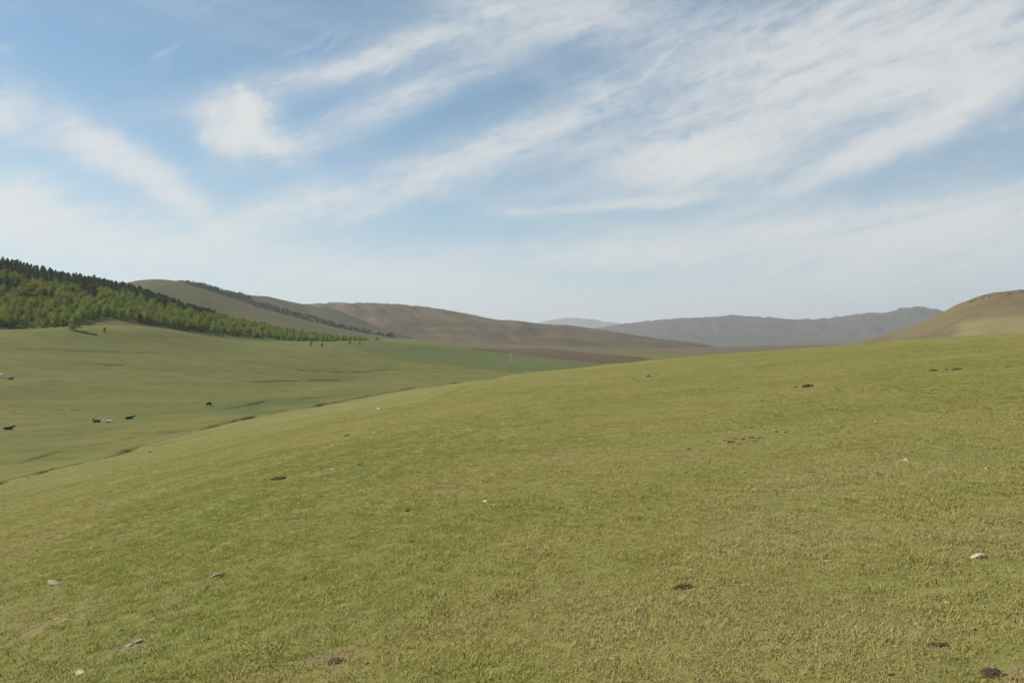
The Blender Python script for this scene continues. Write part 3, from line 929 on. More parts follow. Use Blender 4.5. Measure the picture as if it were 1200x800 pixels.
def forest():
    H = hill_wood
    cand = []
    n = 12000
    a = np.arctan((rng.uniform(-420, 452, n) - 600) / F)
    w = rng.uniform(0.0, 1.03, n)
    P = H.at(a, w)
    u = 600 + F * np.tan(a)
    g = fbm(P[:, 0] / 38, P[:, 1] / 38, 71, 3)
    v = HOR - F * (P[:, 2] - EYE) / P[:, 1]
    # lower edge of the wood (photo row) and upper limits
    edge = np.interp(u, [-420, 0, 60, 90, 101, 125, 150, 200, 250, 300, 350, 395, 452], [386, 385, 385.5, 384, 375, 373, 376.5, 384.5, 391, 396.5, 400.5, 402.5, 403])
    top = np.interp(u, [0, 200, 225, 250, 300, 350, 400, 452], [0, 0, 352, 364, 376, 387, 395, 401])
    keep = (v < edge + 0.8 * g) & (v > top + 1.5 * g)
    keep &= rng.uniform(0, 1, n) < np.interp(u, [0, 300, 360, 400, 452], [1, 1, .75, .25, .05])
    # meadow behind the lone edge trees stays open
    # larches: dark ridge belt and a tongue running down at the far left
    ridge = np.interp(u, [-420, 0, 60, 110, 160, 200, 230, 252], [320, 331, 336, 343, 355, 365, 371, 374])
    dark = ((v < ridge + 3 * g) & (u < 252)) | ((u < 24) & (v < 341 + 5 * g) & (g > -0.15)) | ((np.abs(u - 75 - 20 * g) < 32) & (v < 352 + 4 * g) & (g > .0))
    dark |= rng.uniform(0, 1, n) < 0.02
    # spacing
    order = np.argsort(P[:, 1] + rng.uniform(0, 60, n))
    grid = {}
    sel = []
    for i in order:
        if not keep[i]:
            continue
        d = 2.9 if dark[i] else 4.1
        cx, cy = int(P[i, 0] // 5), int(P[i, 1] // 5)
        ok = True
        for ax in (-1, 0, 1):
            for ay in (-1, 0, 1):
                for j in grid.get((cx + ax, cy + ay), ()):
                    if (P[i, 0] - P[j, 0])**2 + (P[i, 1] - P[j, 1])**2 < d * d:
                        ok = False
        if ok:
            grid.setdefault((cx, cy), []).append(i)
            sel.append(i)
    sel = np.array(sel)
    sel = sel[np.argsort(np.hypot(P[sel, 0], P[sel, 1]))]
    nb = nl = 0
    rest = []
    tsel = fbm(P[:, 0] / 55 + 3, P[:, 1] / 55, 79, 2) + rng.normal(0, .35, n)
    for i in sel:
        sc = random.uniform(0.68, 1.18) * (0.92 if u[i] > 250 else 1.0)
        inview = u[i] > -8
        near_edge = v[i] > edge[i] - 16
        var = random.randrange(5) if tsel[i] < 0.12 else 5 + random.randrange(4)
        if dark[i]:
            sc *= 0.62 if v[i] < ridge[i] - 4 else 0.8
            if nl < 280 and inview:
                nl += 1
                hilltop = v[i] < ridge[i] + 3 * g[i]
                where = ('in the dark belt along the top of the wooded hill' if u[i] > 112 else 'in the dark top corner of the wood') if hilltop else (
                    'in the dark tongue running down among the birches' if u[i] < 112 else 'standing alone among the yellow-green birches')
                size = 'tall' if sc > .72 else ('middle-sized' if sc > .56 else 'short')
                plant_tree('l', random.randrange(6), P[i], (sc * 1.4, sc * 1.4, sc * random.uniform(.6, 0.92)), random.uniform(0, 6.28),
                           '%s dark green larch %s' % (size, where), 'larches ' + where)
                continue
        elif nb < 290 and inview and near_edge:
            nb += 1
            where = ('in the broad corner of the wood behind the broad outlying birch' if u[i] < 104 else 'beside the grassy notch in the edge of the wood' if u[i] < 160
                     else 'in the long strip of wood running down toward the crop field' if u[i] < 335 else 'where the wood thins out toward the crop field')
            size = 'tall' if sc > 1.0 else ('middle-sized' if sc > .84 else 'short')
            plant_tree('b', var, P[i], (sc * 1.3, sc * 1.3, sc * random.uniform(.8, 1.1)), random.uniform(0, 6.28),
                       '%s %s birch %s' % (size, 'fresh green' if var < 5 else 'yellowish', where), 'birches ' + where)
            continue
        rest.append((i, sc, var))
    I = np.array([r[0] for r in rest]); S = np.array([r[1] for r in rest])
    k = len(I)
    dk = dark[I]; VR = np.array([r[2] for r in rest])
    instancer('forest', P[I], np.stack([np.zeros(k), np.zeros(k), rng.uniform(0, 6.28, k)], -1),
              np.stack([S * 1.32, S * 1.32, S * rng.uniform(.68, 1.0, k)], -1),
              np.where(dk, 9 + rng.integers(0, 6, k), VR), np.zeros(k),
              [joined(*b) for b in BIRCHES] + [joined(*b) for b in LARCHES],
              'mixed wood of pale birch and dark larch covering the hillside', 'forest')
    print('trees', nb, nl, k)
    # lone trees on the meadow
    for (uu, vv, hp, lab) in ((86, 387, 22, 'broad birch standing just out from the wood, its shadow on the meadow'),
                              (122, 389.5, 7, 'lone small bush-like birch on the open meadow below the wood'),
                              (364, 405, 6.5, 'small dark birch just below the thin end of the wood'),
                              (377, 406.5, 6, 'lowest small birch on the meadow below the thin end of the wood'),
                              (410, 403.5, 5, 'lone birch beyond the thin end of the wood beside the crop field'),
                              (421, 404, 4, 'tiny birch beside the crop field, last of the wood')):
        p = pix(uu, vv, 250)
        if uu < 130:
            p = p - Vector((0, 0, .15))
        s = hp / F * p.y / 8.0
        plant_tree('b', random.randrange(8), p, (s * 1.25, s * 1.25, s), random.uniform(0, 6.28), lab, None)
    # dark belt of larch in the fold behind the bare spur
    H = hill_back
    n = 9000
    a = np.arctan((rng.uniform(196, 462, n) - 600) / F)
    w = rng.uniform(0, 1.02, n)
    P = H.at(a, w)
    u = 600 + F * np.tan(a); v = HOR - F * (P[:, 2] - EYE) / P[:, 1]
    g = fbm(P[:, 0] / 60, P[:, 1] / 60, 77, 3)
    up = np.interp(u, [200, 240, 276, 290, 320, 360, 400, 450], [325, 328, 340, 349, 359, 370, 381, 392])
    lo = np.interp(u, [200, 240, 290, 340, 400, 450], [345, 348, 366, 380, 392, 398])
    k = (v > up + 2.5 * g) & (v < lo) & (rng.uniform(0, 1, n) < np.interp(u, [200, 280, 300, 400, 450], [1, 1, .8, .7, .4]))
    P = P[k]; k = len(P)
    S = rng.uniform(.30, .62, k)
    instancer('forest', P, np.stack([np.zeros(k), np.zeros(k), rng.uniform(0, 6.28, k)], -1), np.stack([S * 1.15, S * 1.15, S], -1),
              rng.integers(0, 6, k), np.zeros(k), [joined(*b) for b in LARCHES],
              'narrow dark belt of larch in the fold behind the bare spur', 'forest')


forest()


# ------------------------------------------------------------------ utility poles
M_CONC = bark_material('pole_concrete', (0.50, 0.49, 0.46), (0.40, 0.39, 0.36), 3)
M_STEEL = bark_material('galvanised_steel', (0.30, 0.30, 0.30), (0.24, 0.24, 0.25), 8)
M_GLASS = bark_material('insulator_porcelain', (0.55, 0.52, 0.48), (0.45, 0.42, 0.40), 8)


def utility_pole(u, v, hgt, rz, label):
    p = pix(u, v, 250)
    root = bpy.data.objects.new('utility_pole', None)
    root.location = p; root.rotation_euler = (0, 0, rz)
    COL.objects.link(root)
    tag(root, label, 'utility pole')
    vv, ff = [], []
    tube(vv, ff, [(0, 0, -.6), (0, 0, hgt * .5), (0, 0, hgt)], [.24, .20, .15], 10)
    mesh_obj('pole', vv, ff, M_CONC, root)
    vv, ff = [], []
    tube(vv, ff, [(-1.1, -.16, hgt - .6), (1.1, -.16, hgt - .6)], [.07, .07], 6)
    tube(vv, ff, [(0, -.16, hgt - 1.1), (.7, -.16, hgt - .62)], [.03, .03], 5)
    tube(vv, ff, [(0, -.16, hgt - 1.1), (-.7, -.16, hgt - .62)], [.03, .03], 5)
    mesh_obj('crossarm', vv, ff, M_STEEL, root)
    for x, z in ((-1.0, hgt - .54), (1.0, hgt - .54), (0, hgt)):
        vv, ff = [], []
        tube(vv, ff, [(x, -.16 if x else 0, z), (x, -.16 if x else 0, z + .1), (x, -.16 if x else 0, z + .12), (x, -.16 if x else 0, z + .28)], [.03, .03, .08, .05], 8)
        mesh_obj('insulator', vv, ff, M_GLASS, root)


utility_pole(599, 431, 10.5, 0.5, 'pale utility pole standing in the green crop field')
utility_pole(387, 420, 9.0, 0.5, 'pale utility pole standing in the meadow below the thin end of the wood')


# ------------------------------------------------------------------ cattle
def hide_material(name, c1, c2, lo, hi, s=1.6):
    m, T, b = material(name, 0.7)
    pos = T.n('ShaderNodeTexCoord').outputs['Object']
    n = T.noise(pos, s, 2, 0.5)
    plink(T, b, T.mix(T.ramp(n, lo, hi), c1, c2), 'Base Color')
    return m


def skin_mesh(name, chains, mat_fn, mats):
    """chains: list of [(x,y,z,r),...]; all chains share vertices at equal positions"""
    bm = bmesh.new()
    vd = {}
    rad = []
    edges = set()
    vs = []
    for ch in chains:
        prev = None
        for (x, y, z, rx, rz) in ch:
            k = (round(x, 4), round(y, 4), round(z, 4))
            if k not in vd:
                vd[k] = len(vs); vs.append((x, y, z)); rad.append((rx, rz))
            if prev is not None and prev != vd[k]:
                edges.add((prev, vd[k]))
            prev = vd[k]
    me = bpy.data.meshes.new(name)
    me.from_pydata(vs, list(edges), [])
    o = bpy.data.objects.new(name, me)
    COL.objects.link(o)
    md = o.modifiers.new('skin', 'SKIN')
    md.use_smooth_shade = True
    if not me.skin_vertices:
        bpy.context.view_layer.objects.active = o
    for i, r in enumerate(rad):
        me.skin_vertices[0].data[i].radius = r
    me.skin_vertices[0].data[0].use_root = True
    sd = o.modifiers.new('sub', 'SUBSURF'); sd.levels = sd.render_levels = 1
    dg = bpy.context.evaluated_depsgraph_get()
    out = bpy.data.meshes.new_from_object(o.evaluated_get(dg))
    bpy.data.objects.remove(o)
    out.materials.clear()
    for m in mats: out.materials.append(m)
    for pl in out.polygons:
        pl.use_smooth = True
        pl.material_index = mat_fn(pl.center)
    return out


def cow_chains(pose):
    C = []
    z = 1.0 if pose != 'lie' else 0.42
    body = [(-.78, 0, z + .05, .24, .24), (-.45, 0, z, .31, .33), (0, 0, z - .04, .34, .38), (.42, 0, z, .30, .36), (.72, 0, z + .10, .22, .28)]
    C.append(body)
    if pose == 'graze':
        C.append([body[-1], (1.02, .05, z - .10, .15, .19), (1.26, .10, z - .48, .12, .14), (1.40, .12, z - .72, .12, .12), (1.56, .14, z - .92, .08, .08)])
        head = (1.40, .12, z - .72)
    else:
        C.append([body[-1], (1.00, .03, z + .30, .15, .18), (1.20, .06, z + .46, .13, .14), (1.42, .10, z + .40, .11, .11), (1.62, .14, z + .28, .08, .08)])
        head = (1.20, .06, z + .46)
    if pose == 'lie':
        for s in (-1, 1):
            C.append([body[0], (-.55, s * .30, .24, .17, .17), (-.15, s * .40, .13, .09, .09), (-.50, s * .46, .07, .05, .05), (-.30, s * .48, .05, .05, .05)])
            C.append([body[3], (.62, s * .22, .22, .12, .12), (.90, s * .24, .12, .07, .07), (.62, s * .28, .06, .05, .05)])
    else:
        for s in (-1, 1):
            d = .10 * s
            C.append([body[0], (-.72, s * .19, z - .28, .15, .13), (-.62 + d, s * .19, z - .52, .08, .08), (-.74 + d, s * .19, .38, .055, .055), (-.70 + d, s * .19, .05, .05, .06)])
            C.append([body[3], (.50, s * .17, z - .32, .13, .12), (.52 - d, s * .17, .50, .07, .07), (.52 - d, s * .17, .22, .05, .05), (.54 - d, s * .17, .04, .055, .06)])
    # tail
    C.append([body[0], (-1.00, 0, z + .10, .05, .05), (-1.06, .02, z - .30, .03, .03), (-1.05, .04, max(z - .62, .08), .045, .045)])
    # ears and horns
    for s in (-1, 1):
        C.append([(head[0], head[1], head[2], .12, .12), (head[0] - .06, head[1] + s * .20, head[2] + .05, .04, .03), (head[0] - .08, head[1] + s * .30, head[2] + .03, .03, .02)])
    # radii of shared vertices stay those of the first chain
    return C


HIDE = dict(black=hide_material('black_hide', (0.018, 0.015, 0.013), (0.03, 0.022, 0.018), .4, .6),
            brown=hide_material('dark_brown_hide', (0.035, 0.022, 0.015), (0.05, 0.032, 0.02), .4, .6),
            white=hide_material('white_hide', (0.80, 0.75, 0.64), (0.72, 0.66, 0.55), .3, .6),
            pied=hide_material('white_and_brown_hide', (0.80, 0.75, 0.64), (0.06, 0.035, 0.022), .56, .59))
COW_CACHE = {}


def cow(u, v, pose, hide, face, rz, scale, label):
    key = (pose, hide, face)
    if key not in COW_CACHE:
        lim = 1.12
        COW_CACHE[key] = skin_mesh('cow', cow_chains(pose), lambda c: 1 if c.x > lim else 0, [HIDE[hide], HIDE[face]])
    p = pix(u, v, 60)
    o = bpy.data.objects.new('cow', COW_CACHE[key])
    o.location = p + Vector((0, 0, 0.0)); o.rotation_euler = (0, 0, rz); o.scale = (scale,) * 3
    COL.objects.link(o)
    tag(o, label, 'cow')


cow(113, 495.0, 'lie', 'black', 'white', math.pi - .25, 1.08, 'black cow with a white face lying in the valley beside a white cow')
cow(127, 495.0, 'lie', 'pied', 'white', math.pi + .5, 0.9, 'white and brown cow lying between two dark cows in the valley')
cow(151, 491.0, 'lie', 'black', 'black', .25, 1.0, 'black cow lying beyond the white and brown cow in the valley')
cow(9, 503.5, 'lie', 'brown', 'brown', .15, 1.1, 'dark brown cow lying apart on the valley floor above the gully')
cow(1, 442.5, 'graze', 'white', 'white', .3, 1.1, 'white cow grazing high on the far side of the valley')
cow(12, 444.5, 'lie', 'brown', 'brown', .3, .9, 'dark cow lying beside the white cow high on the far valley side')
cow(244.5, 476.0, 'graze', 'black', 'black', 1.25, .95, 'lone black cow seen from behind on the green valley floor')


# ------------------------------------------------------------------ stones, dung, clods
def stone_material(name, c1, c2, s=6.0):
    m, T, b = material(name, 0.9)
    pos = T.n('ShaderNodeTexCoord').outputs['Object']
    n = T.noise(pos, s, 5, 0.65)
    n2 = T.noise(pos, s * 5, 3, 0.7)
    c = T.mix(T.ramp(n, 0.35, 0.65), c1, c2)
    c = T.mix(T.math('MULTIPLY', T.ramp(n2, 0.5, 0.7), 0.4), c, tuple(.5 * k for k in c1))
    plink(T, b, c, 'Base Color')
    bp = T.n('ShaderNodeBump', ins={'Strength': 0.6, 'Distance': 0.02, 'Height': n2})
    plink(T, b, bp.outputs[0], 'Normal')
    return m


M_STONE = stone_material('pale_limestone', (0.66, 0.55, 0.38), (0.52, 0.42, 0.28))
M_STONE2 = stone_material('weathered_stone', (0.46, 0.38, 0.25), (0.34, 0.275, 0.175))
M_DUNG = stone_material('dry_dung', (0.090, 0.064, 0.040), (0.045, 0.032, 0.020), 12)
M_EARTH = stone_material('dug_earth', (0.105, 0.072, 0.046), (0.060, 0.042, 0.028), 8)
M_CRAG = stone_material('dark_crag', (0.10, 0.078, 0.055), (0.065, 0.05, 0.038), 3)
M_WOOD = stone_material('weathered_wood', (0.50, 0.42, 0.29), (0.38, 0.31, 0.21), 14)


def lump_mesh(seed, sub=3, amp=.25, freq=1.6, facets=0):
    """irregular lump, unit radius; facets cut it into an angular stone"""
    bm = bmesh.new()
    bmesh.ops.create_icosphere(bm, subdivisions=sub, radius=1)
    rnd = random.Random(seed)
    planes = []
    for _ in range(facets):
        d = Vector((rnd.gauss(0, 1), rnd.gauss(0, 1), rnd.gauss(0, .8))).normalized()
        planes.append((d, rnd.uniform(.45, .8)))
    for v in bm.verts:
        d = v.co.normalized()
        n = float(fbm(np.array([d.x * freq + d.z * .7 + seed * 3.3]), np.array([d.y * freq - d.z * .9 + seed]), seed, 3)[0])
        r = 1 + amp * n
        for q, h in planes:
            k = d.dot(q)
            if k > 1e-3:
                r = min(r, h / k)
        v.co = d * r
    me = bpy.data.meshes.new('lump')
    bm.to_mesh(me); bm.free()
    if not facets:
        me.polygons.foreach_set('use_smooth', [True] * len(me.polygons))
    return me


def put(name, u, v, wpx, flat, mat, seed, label, cat, group=None, kind='stone', sink=.36, asp=.8, rz=None):
    p = pix(u, v)
    if kind == 'stone':
        me = lump_mesh(seed, 2, .22, 1.6, 9)
    elif kind == 'mound':
        me = lump_mesh(seed, 4, .55, 3.2)
    else:
        me = lump_mesh(seed, 3, .45, 2.2)
    me.materials.append(mat)
    o = bpy.data.objects.new(name, me)
    r = wpx / F * p.y / 2.0 * (0.9 if kind == 'mound' else 1.0)
    flat = flat * (0.75 if mat in (M_DUNG, M_EARTH) else 1.0)
    o.scale = (r * 1.15, r * asp * 1.15, r * flat)
    rnd = random.Random(seed)
    o.rotation_euler = (rnd.uniform(-.12, .12), rnd.uniform(-.12, .12), rnd.uniform(-.5, .5) if rz is None else rz)
    o.location = p + Vector((0, 0, r * flat * (1 - 2 * sink) * .6))
    COL.objects.link(o)
    tag(o, label, cat, group)
    return o


put('stone', 1146, 653, 20, .42, M_STONE, 4, 'pale flat angular stone lying alone in the turf, brightest stone on the slope', 'stone')
put('stone', 94, 790, 15, .6, M_STONE, 5, 'pale rounded stone in thin grass below the bare soil patch', 'stone')
put('stone', 163, 753, 15, .5, M_STONE2, 6, 'buff stone sitting at the top of the bare soil patch', 'stone')
put('stone', 151, 757, 11, .4, M_STONE2, 7, 'small flat buff stone beside the larger stone on the bare soil patch', 'stone')
put('stone', 64, 684, 20, .25, M_STONE2, 8, 'thin flat pale stone almost level with the turf beside a dark clod', 'stone')
put('stone', 970, 658, 11, .35, M_STONE2, 9, 'small grey-buff stone with a dark underside in the mid slope turf', 'stone')
put('stone', 811, 669, 9, .5, M_STONE2, 10, 'small pale stone just up the slope from a dark dung pat', 'stone')
put('stone', 862, 683, 8, .7, M_STONE2, 12, 'small buff stone standing upright in the turf beside the dung pat', 'stone')
put('stone', 896, 664, 7, .4, M_STONE2, 13, 'tiny pale stone between two other small stones on the slope', 'stone')
put('stone', 886, 574, 9, .35, M_STONE2, 14, 'pale flat stone beside the dark green patch of turf', 'stone')
put('stone', 578, 556, 8, .3, M_STONE2, 15, 'pale flake of stone lying in the green mid slope', 'stone')
put('stone', 440, 507, 7, .3, M_STONE2, 16, 'pale stone near a small brown clod above the gully', 'stone')
put('stone', 76, 727, 8, .4, M_STONE, 18, 'small whitish stone on the grey bare streak of turf', 'stone')
put('stone', 66, 726, 7, .4, M_STONE, 19, 'small whitish pebble next to another on the grey bare streak', 'stone')
put('stone', 390, 550, 7, .3, M_STONE, 20, 'white pebble in the turf below the brown band of grass', 'stone')
put('stone', 444, 478.5, 5, .4, M_STONE, 22, 'white pebble on the crest of the slope above the gully', 'stone')
put('dung_pat', 802, 689, 19, .42, M_DUNG, 31, 'dark lumpy dung pat beside small pale stones', 'dung', kind='mound')
put('dung_pat', 1103, 756, 17, .28, M_DUNG, 32, 'dark crumbling dung pat sunk in dry grass', 'dung', kind='mound')
put('soil_mound', 1166, 791, 28, .38, M_EARTH, 33, 'brown heap of dug earth in dry grass', 'soil mound', kind='mound')
put('soil_mound', 396, 776, 20, .35, M_EARTH, 34, 'crumbly brown earth mound in short grass', 'soil mound', kind='mound')
put('dung_pat', 318, 782, 11, .5, M_DUNG, 35, 'small dark dung pat beside another in the grass near the brown earth mound', 'dung')
put('dung_pat', 301, 783, 7, .5, M_DUNG, 36, 'tiny dark dung crumb beside a slightly larger one', 'dung')
put('dung_pat', 430, 779, 8, .5, M_DUNG, 37, 'small dark dung crumb right beside the brown earth mound', 'dung')
put('soil_clod', 69, 680, 9, .5, M_EARTH, 38, 'dark clod on the thin flat pale stone', 'soil clod')
put('soil_mound', 947, 453.5, 11, .75, M_EARTH, 39, 'dark brown earth mound high on the slope with a small clod beside it', 'soil mound', kind='mound')
put('soil_clod', 934, 454, 8, .4, M_EARTH, 40, 'low dark clod beside the brown earth mound', 'soil clod')
put('dung_pat', 1094, 434.5, 9, .5, M_DUNG, 41, 'dark dung heap near the crest below the reddish hill', 'dung', kind='mound')
put('dung_pat', 1121, 433, 9, .5, M_DUNG, 42, 'dark dung heap with a long low tail near the crest', 'dung', kind='mound')
put('dung_pat', 1110, 433.3, 8, .35, M_DUNG, 43, 'low dark dung pat between two heaps near the crest', 'dung')
put('dung_pat', 327, 561.5, 16, .4, M_DUNG, 44, 'dark flat dung pat on the left-falling slope above the gully', 'dung', kind='mound')
put('dung_pat', 408, 510.5, 9, .35, M_DUNG, 45, 'small dark dung pat just above the gully crest', 'dung')
put('dung_pat', 422, 545, 8, .4, M_EARTH, 46, 'small brown dung pat on the dry brown band of turf', 'dung')
put('dung_pat', 478, 599, 9, .5, M_DUNG, 47, 'small black dung pat alone on green turf', 'dung')
put('dung_pat', 506, 559, 8, .35, M_EARTH, 48, 'small olive brown dung pat in the mid slope', 'dung')
put('dung_pat', 176, 530, 7, .4, M_DUNG, 49, 'dark dung pat on the slope just above the gully line', 'dung')
put('dung_pat', 760, 441, 7, .5, M_DUNG, 50, 'tiny dark dung pat on the grassy crest in front of the ploughed field', 'dung')
put('dung_pat', 743, 444, 5, .5, M_DUNG, 51, 'tiny brown dung pat on the grassy crest beside a darker one', 'dung')
for k, (u, v, w) in enumerate(((838, 520, 6), (856, 518, 11), (850, 516.5, 6), (866, 521, 7), (872, 514.5, 8), (880, 513.5, 9), (886, 517, 7), (891, 513.5, 8),
                               (862, 514, 5), (824, 528, 7), (808, 526, 6), (882, 501, 7), (893, 499, 4), (912, 506, 7), (921, 507, 8), (985, 521, 8), (804, 507, 5))):
    put('soil_clod', u, v, w, .45, M_EARTH, 60 + k, 'small dark earth clod in the loose scatter of clods on the slope', 'soil clod', 'earth clods scattered on the slope')
for k, (u, v, w) in enumerate(((74, 607, 5), (3, 660, 5), (253, 606, 4), (142, 739, 7), (450, 631, 4), (858, 609, 5), (937, 572, 4), (898, 739, 6), (918, 740, 5), (1110, 723, 8), (970, 563, 5),
                               (615, 640, 4), (700, 590, 4), (520, 745, 5), (1010, 470, 4), (1060, 520, 5), (660, 500, 4), (560, 520, 4), (240, 560, 4), (1180, 430, 5), (1168, 422, 5), (1150, 412, 5))):
    put('dung_crumb', u, v, w, .5, M_DUNG, 90 + k, 'tiny dark dung crumb dropped in the short grass', 'dung', 'dung crumbs in the grass')


for k in range(16):                       # rocks cropping out along the crest of the right-hand hill
    a = math.atan((random.uniform(1122, 1215) - 600) / F)
    p = Vector(hill_right.at(np.array([a]), np.array([random.uniform(.78, .93)]))[0])
    me = lump_mesh(140 + k, 3, .25, 1.8, 9)
    me.materials.append(M_CRAG)
    o = bpy.data.objects.new('rock_outcrop', me)
    r = random.uniform(.5, 1.5)
    o.scale = (r * 1.8, r, r * .55); o.rotation_euler = (0, 0, random.uniform(-.4, .4)); o.location = p
    COL.objects.link(o)
    tag(o, 'dark rock cropping out along the crest of the tan hill', 'rock', 'rocks along the crest of the tan hill')


rnd_ = random.Random(77)
for k in range(48):                       # more droppings and stones, thinner away from the worn ground
    u = rnd_.uniform(10, 1190); v = rnd_.choice([rnd_.uniform(455, 560), rnd_.uniform(540, 790)])
    if v < 470 + (600 - u) * .16:
        v += 90
    if k % 3:
        put('dung_crumb', u, v, rnd_.uniform(3, 6.5), .5, M_DUNG, 200 + k, 'tiny dark dung crumb dropped in the short grass', 'dung', 'dung crumbs in the grass')
    else:
        put('stone', u, v, rnd_.uniform(3, 6), .45, M_STONE2, 200 + k, 'tiny buff stone half hidden in the short grass', 'stone', 'tiny stones in the grass')


def stick():
    p0 = pix(247, 680); p1 = pix(263, 673.5)
    vv, ff = [], []
    pts = [p0.lerp(p1, t) + Vector((0, 0, .020 + .008 * math.sin(t * 5))) for t in (0, .25, .5, .75, 1)]
    tube(vv, ff, pts, [.009, .014, .013, .011, .006], 8)
    o = mesh_obj('stick', [v - p0 for v in vv], ff, M_WOOD)
    o.location = p0
    tag(o, 'short weathered grey stick lying slantwise in the turf', 'stick')


stick()


# ------------------------------------------------------------------ grass
def grass_material():
    m = bpy.data.materials.new('steppe_grass')
    m.use_nodes = True
    T = NT(m.node_tree)
    at = T.n('ShaderNodeAttribute', attribute_name='tint', attribute_type='INSTANCER').outputs['Fac']
    ba = T.n('ShaderNodeAttribute', attribute_name='blade').outputs['Fac']
    c = T.mix(T.ramp(at, 0.0, 0.5, 0, 1, False), GR[0], GR[1])
    c = T.mix(T.ramp(at, 0.5, 1.0, 0, 1, False), c, GR[2])
    c = T.mix(T.ramp(ba, 0.80, 0.86), c, GR[3])
    nn = soft_normal(T, T.n('ShaderNodeCombineXYZ', ins={2: 1.0}).outputs[0], 0.85)
    d = T.n('ShaderNodeBsdfDiffuse', ins={0: c, 'Normal': nn})
    t = T.n('ShaderNodeBsdfTranslucent', ins={0: c, 'Normal': nn})
    mx = T.n('ShaderNodeMixShader', ins={0: 0.14, 1: d.outputs[0], 2: t.outputs[0]})
    T.n('ShaderNodeOutputMaterial', ins={0: mx.outputs[0]})
    return m


GR = [(0.178, 0.215, 0.034), (0.262, 0.252, 0.053), (0.345, 0.288, 0.105), (0.42, 0.35, 0.165)]


def tuft_mesh(seed, nb, rad, h, mat):
    rnd = random.Random(seed)
    v, f, val = [], [], []
    for _ in range(nb):
        a = rnd.uniform(0, 6.28); r = rad * math.sqrt(rnd.random())
        p = Vector((math.cos(a) * r, math.sin(a) * r, -0.01))
        hh = h * rnd.uniform(.45, 1.15)
        out = rnd.uniform(0, 6.28); bend = hh * rnd.uniform(.3, 1.6)
        o = Vector((math.cos(out), math.sin(out), 0))
        s = Vector((-o.y, o.x, 0)) * rnd.uniform(.0012, .0027)
        b = len(v)
        v += [p - s, p + s, p + o * bend * .35 + Vector((0, 0, hh * .6)) + s * .8, p + o * bend * .35 + Vector((0, 0, hh * .6)) - s * .8, p + o * bend + Vector((0, 0, hh))]
        f += [(b, b + 1, b + 2, b + 3), (b + 3, b + 2, b + 4)]
        val += [rnd.random()] * 5
    me = make_mesh('tuft', v, f, mat)
    at = me.attributes.new('blade', 'FLOAT', 'POINT')
    at.data.foreach_set('value', np.array(val, np.float32))
    return me


def grass():
    m = grass_material()
    src = [tuft_mesh(300 + k, 46, .085, .020, m) for k in range(5)] + [tuft_mesh(310 + k, 30, .070, .033, m) for k in range(3)]
    # density falls with distance
    n = 420000
    u01 = rng.uniform(0, 1, n)
    rlo, rhi, e = 2.6, 170.0, 0.70
    R = (rlo**e + u01 * (rhi**e - rlo**e))**(1 / e)
    A = rng.uniform(math.radians(-40), math.radians(40), n)
    x = R * np.sin(A); y = R * np.cos(A)
    cov = fbm(x / 0.9, y / 0.9, 501, 3)
    big = fbm(x / 7.0, y / 7.0, 502, 3)
    bare = np.zeros(n)
    for u, v, s, k in BARE:
        p = pix(u, v)
        bare = np.maximum(bare, k * np.exp(-((x - p.x)**2 + (y - p.y)**2) / (1.2 * s)**2))
    keep = rng.uniform(0, 1, n) < np.clip(0.92 + 0.22 * cov - 0.9 * bare, 0.15, 1) * np.clip((170 - R) / 90, 0, 1)
    x, y, R, cov, big = x[keep], y[keep], R[keep], cov[keep], big[keep]
    z = land_z(x, y)
    k = len(x)
    tint = np.clip(0.46 + 0.10 * np.clip((x + 1.5) / 3, -1, 1) * np.clip((25 - R) / 15, 0, 1) + 0.55 * big + 0.42 * fbm(x / 1.6 + 9, y / 1.6, 503, 4) + 0.25 * fbm(x / 25, y / 25, 505, 2) + rng.normal(0, .14, k), 0, 1)
    sc = rng.uniform(.6, 1.25, k) * (1 + .2 * cov) * np.interp(R, [3, 15, 60, 150], [.9, 1.15, 1.9, 3.0])
    szz = sc * np.interp(R, [3, 30, 150], [1, .85, .6])
    instancer('grass', np.stack([x, y, z], -1), np.stack([rng.normal(0, .08, k), rng.normal(0, .08, k), rng.uniform(0, 6.28, k)], -1),
              np.stack([sc, sc, szz], -1), np.where(rng.uniform(0, 1, k) < .75, rng.integers(0, 5, k), rng.integers(5, 8, k)), tint, src,
              'short olive and straw coloured steppe grass on the near slope', 'grass')
    print('grass', k)


grass()


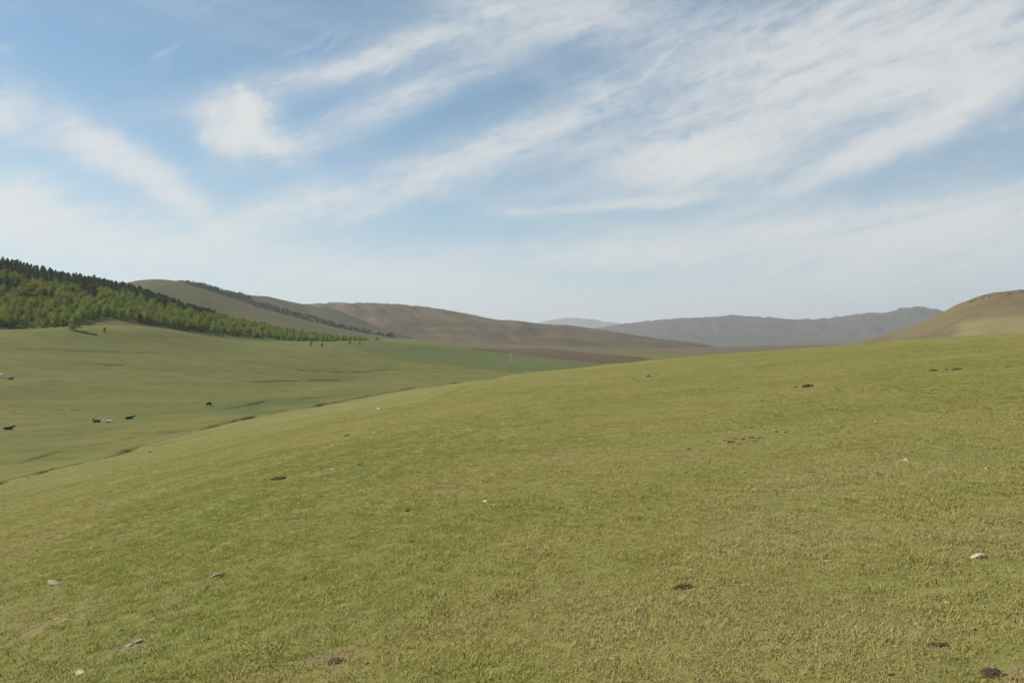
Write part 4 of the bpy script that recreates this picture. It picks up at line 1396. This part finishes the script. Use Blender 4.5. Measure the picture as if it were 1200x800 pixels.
# ------------------------------------------------------------------ pebbles and dry litter in the turf
def flecks():
    src = []
    for k in range(4):
        me = lump_mesh(400 + k, 1, .2, 1.6, 6)
        me.materials.append(M_STONE if k < 1 else M_STONE2)
        src.append(me)
    n = 40000
    R = (2.8**.8 + rng.uniform(0, 1, n) * (110**.8 - 2.8**.8))**(1 / .8)
    A = rng.uniform(math.radians(-40), math.radians(40), n)
    x = R * np.sin(A); y = R * np.cos(A)
    c = fbm(x / 3.5 + 70, y / 3.5, 611, 4) + .5 * fbm(x / 18, y / 18, 612, 2)
    k = rng.uniform(0, 1, n) < np.clip((c - .15) * .55, .01, .5)
    x, y, R = x[k], y[k], R[k]
    k = len(x)
    z = land_z(x, y) + .004
    s = rng.lognormal(0, .5, k) * .0072 * np.interp(R, [3, 20, 110], [.8, 1.5, 3.4])
    instancer('pebbles', np.stack([x, y, z], -1), np.stack([rng.normal(0, .3, k), rng.normal(0, .3, k), rng.uniform(0, 6.28, k)], -1),
              np.stack([s * 1.5, s, s * .6], -1), rng.integers(0, 4, k), np.zeros(k), src, 'tiny pale pebbles strewn through the short turf', 'pebbles')
    print('flecks', k)


flecks()


# ------------------------------------------------------------------ haze
def haze():
    bm = bmesh.new()
    bmesh.ops.create_cube(bm, size=1)
    me = bpy.data.meshes.new('haze')
    x0, x1, y0, y1, z0, z1 = -20500, 20500, -20500, 20500, -260, 760
    for v in bm.verts:
        v.co = Vector((x0 if v.co.x < 0 else x1, y0 if v.co.y < 0 else y1, z0 if v.co.z < 0 else z1))
    bm.to_mesh(me); bm.free()
    m = bpy.data.materials.new('haze_air')
    m.use_nodes = True
    T = NT(m.node_tree)
    pv = T.n('ShaderNodeVolumePrincipled')
    pv.inputs['Color'].default_value = (0.88, 0.91, 0.95, 1)
    pv.inputs['Density'].default_value = HAZE
    pv.inputs['Anisotropy'].default_value = 0.2
    o = T.n('ShaderNodeOutputMaterial')
    T.t.links.new(pv.outputs[0], o.inputs['Volume'])
    me.materials.append(m)
    ob = bpy.data.objects.new('haze', me)
    COL.objects.link(ob)
    tag(ob, 'thin pale air haze filling the valley and veiling the far mountains', 'haze', kind='stuff')


HAZE = 6.5e-5
haze()
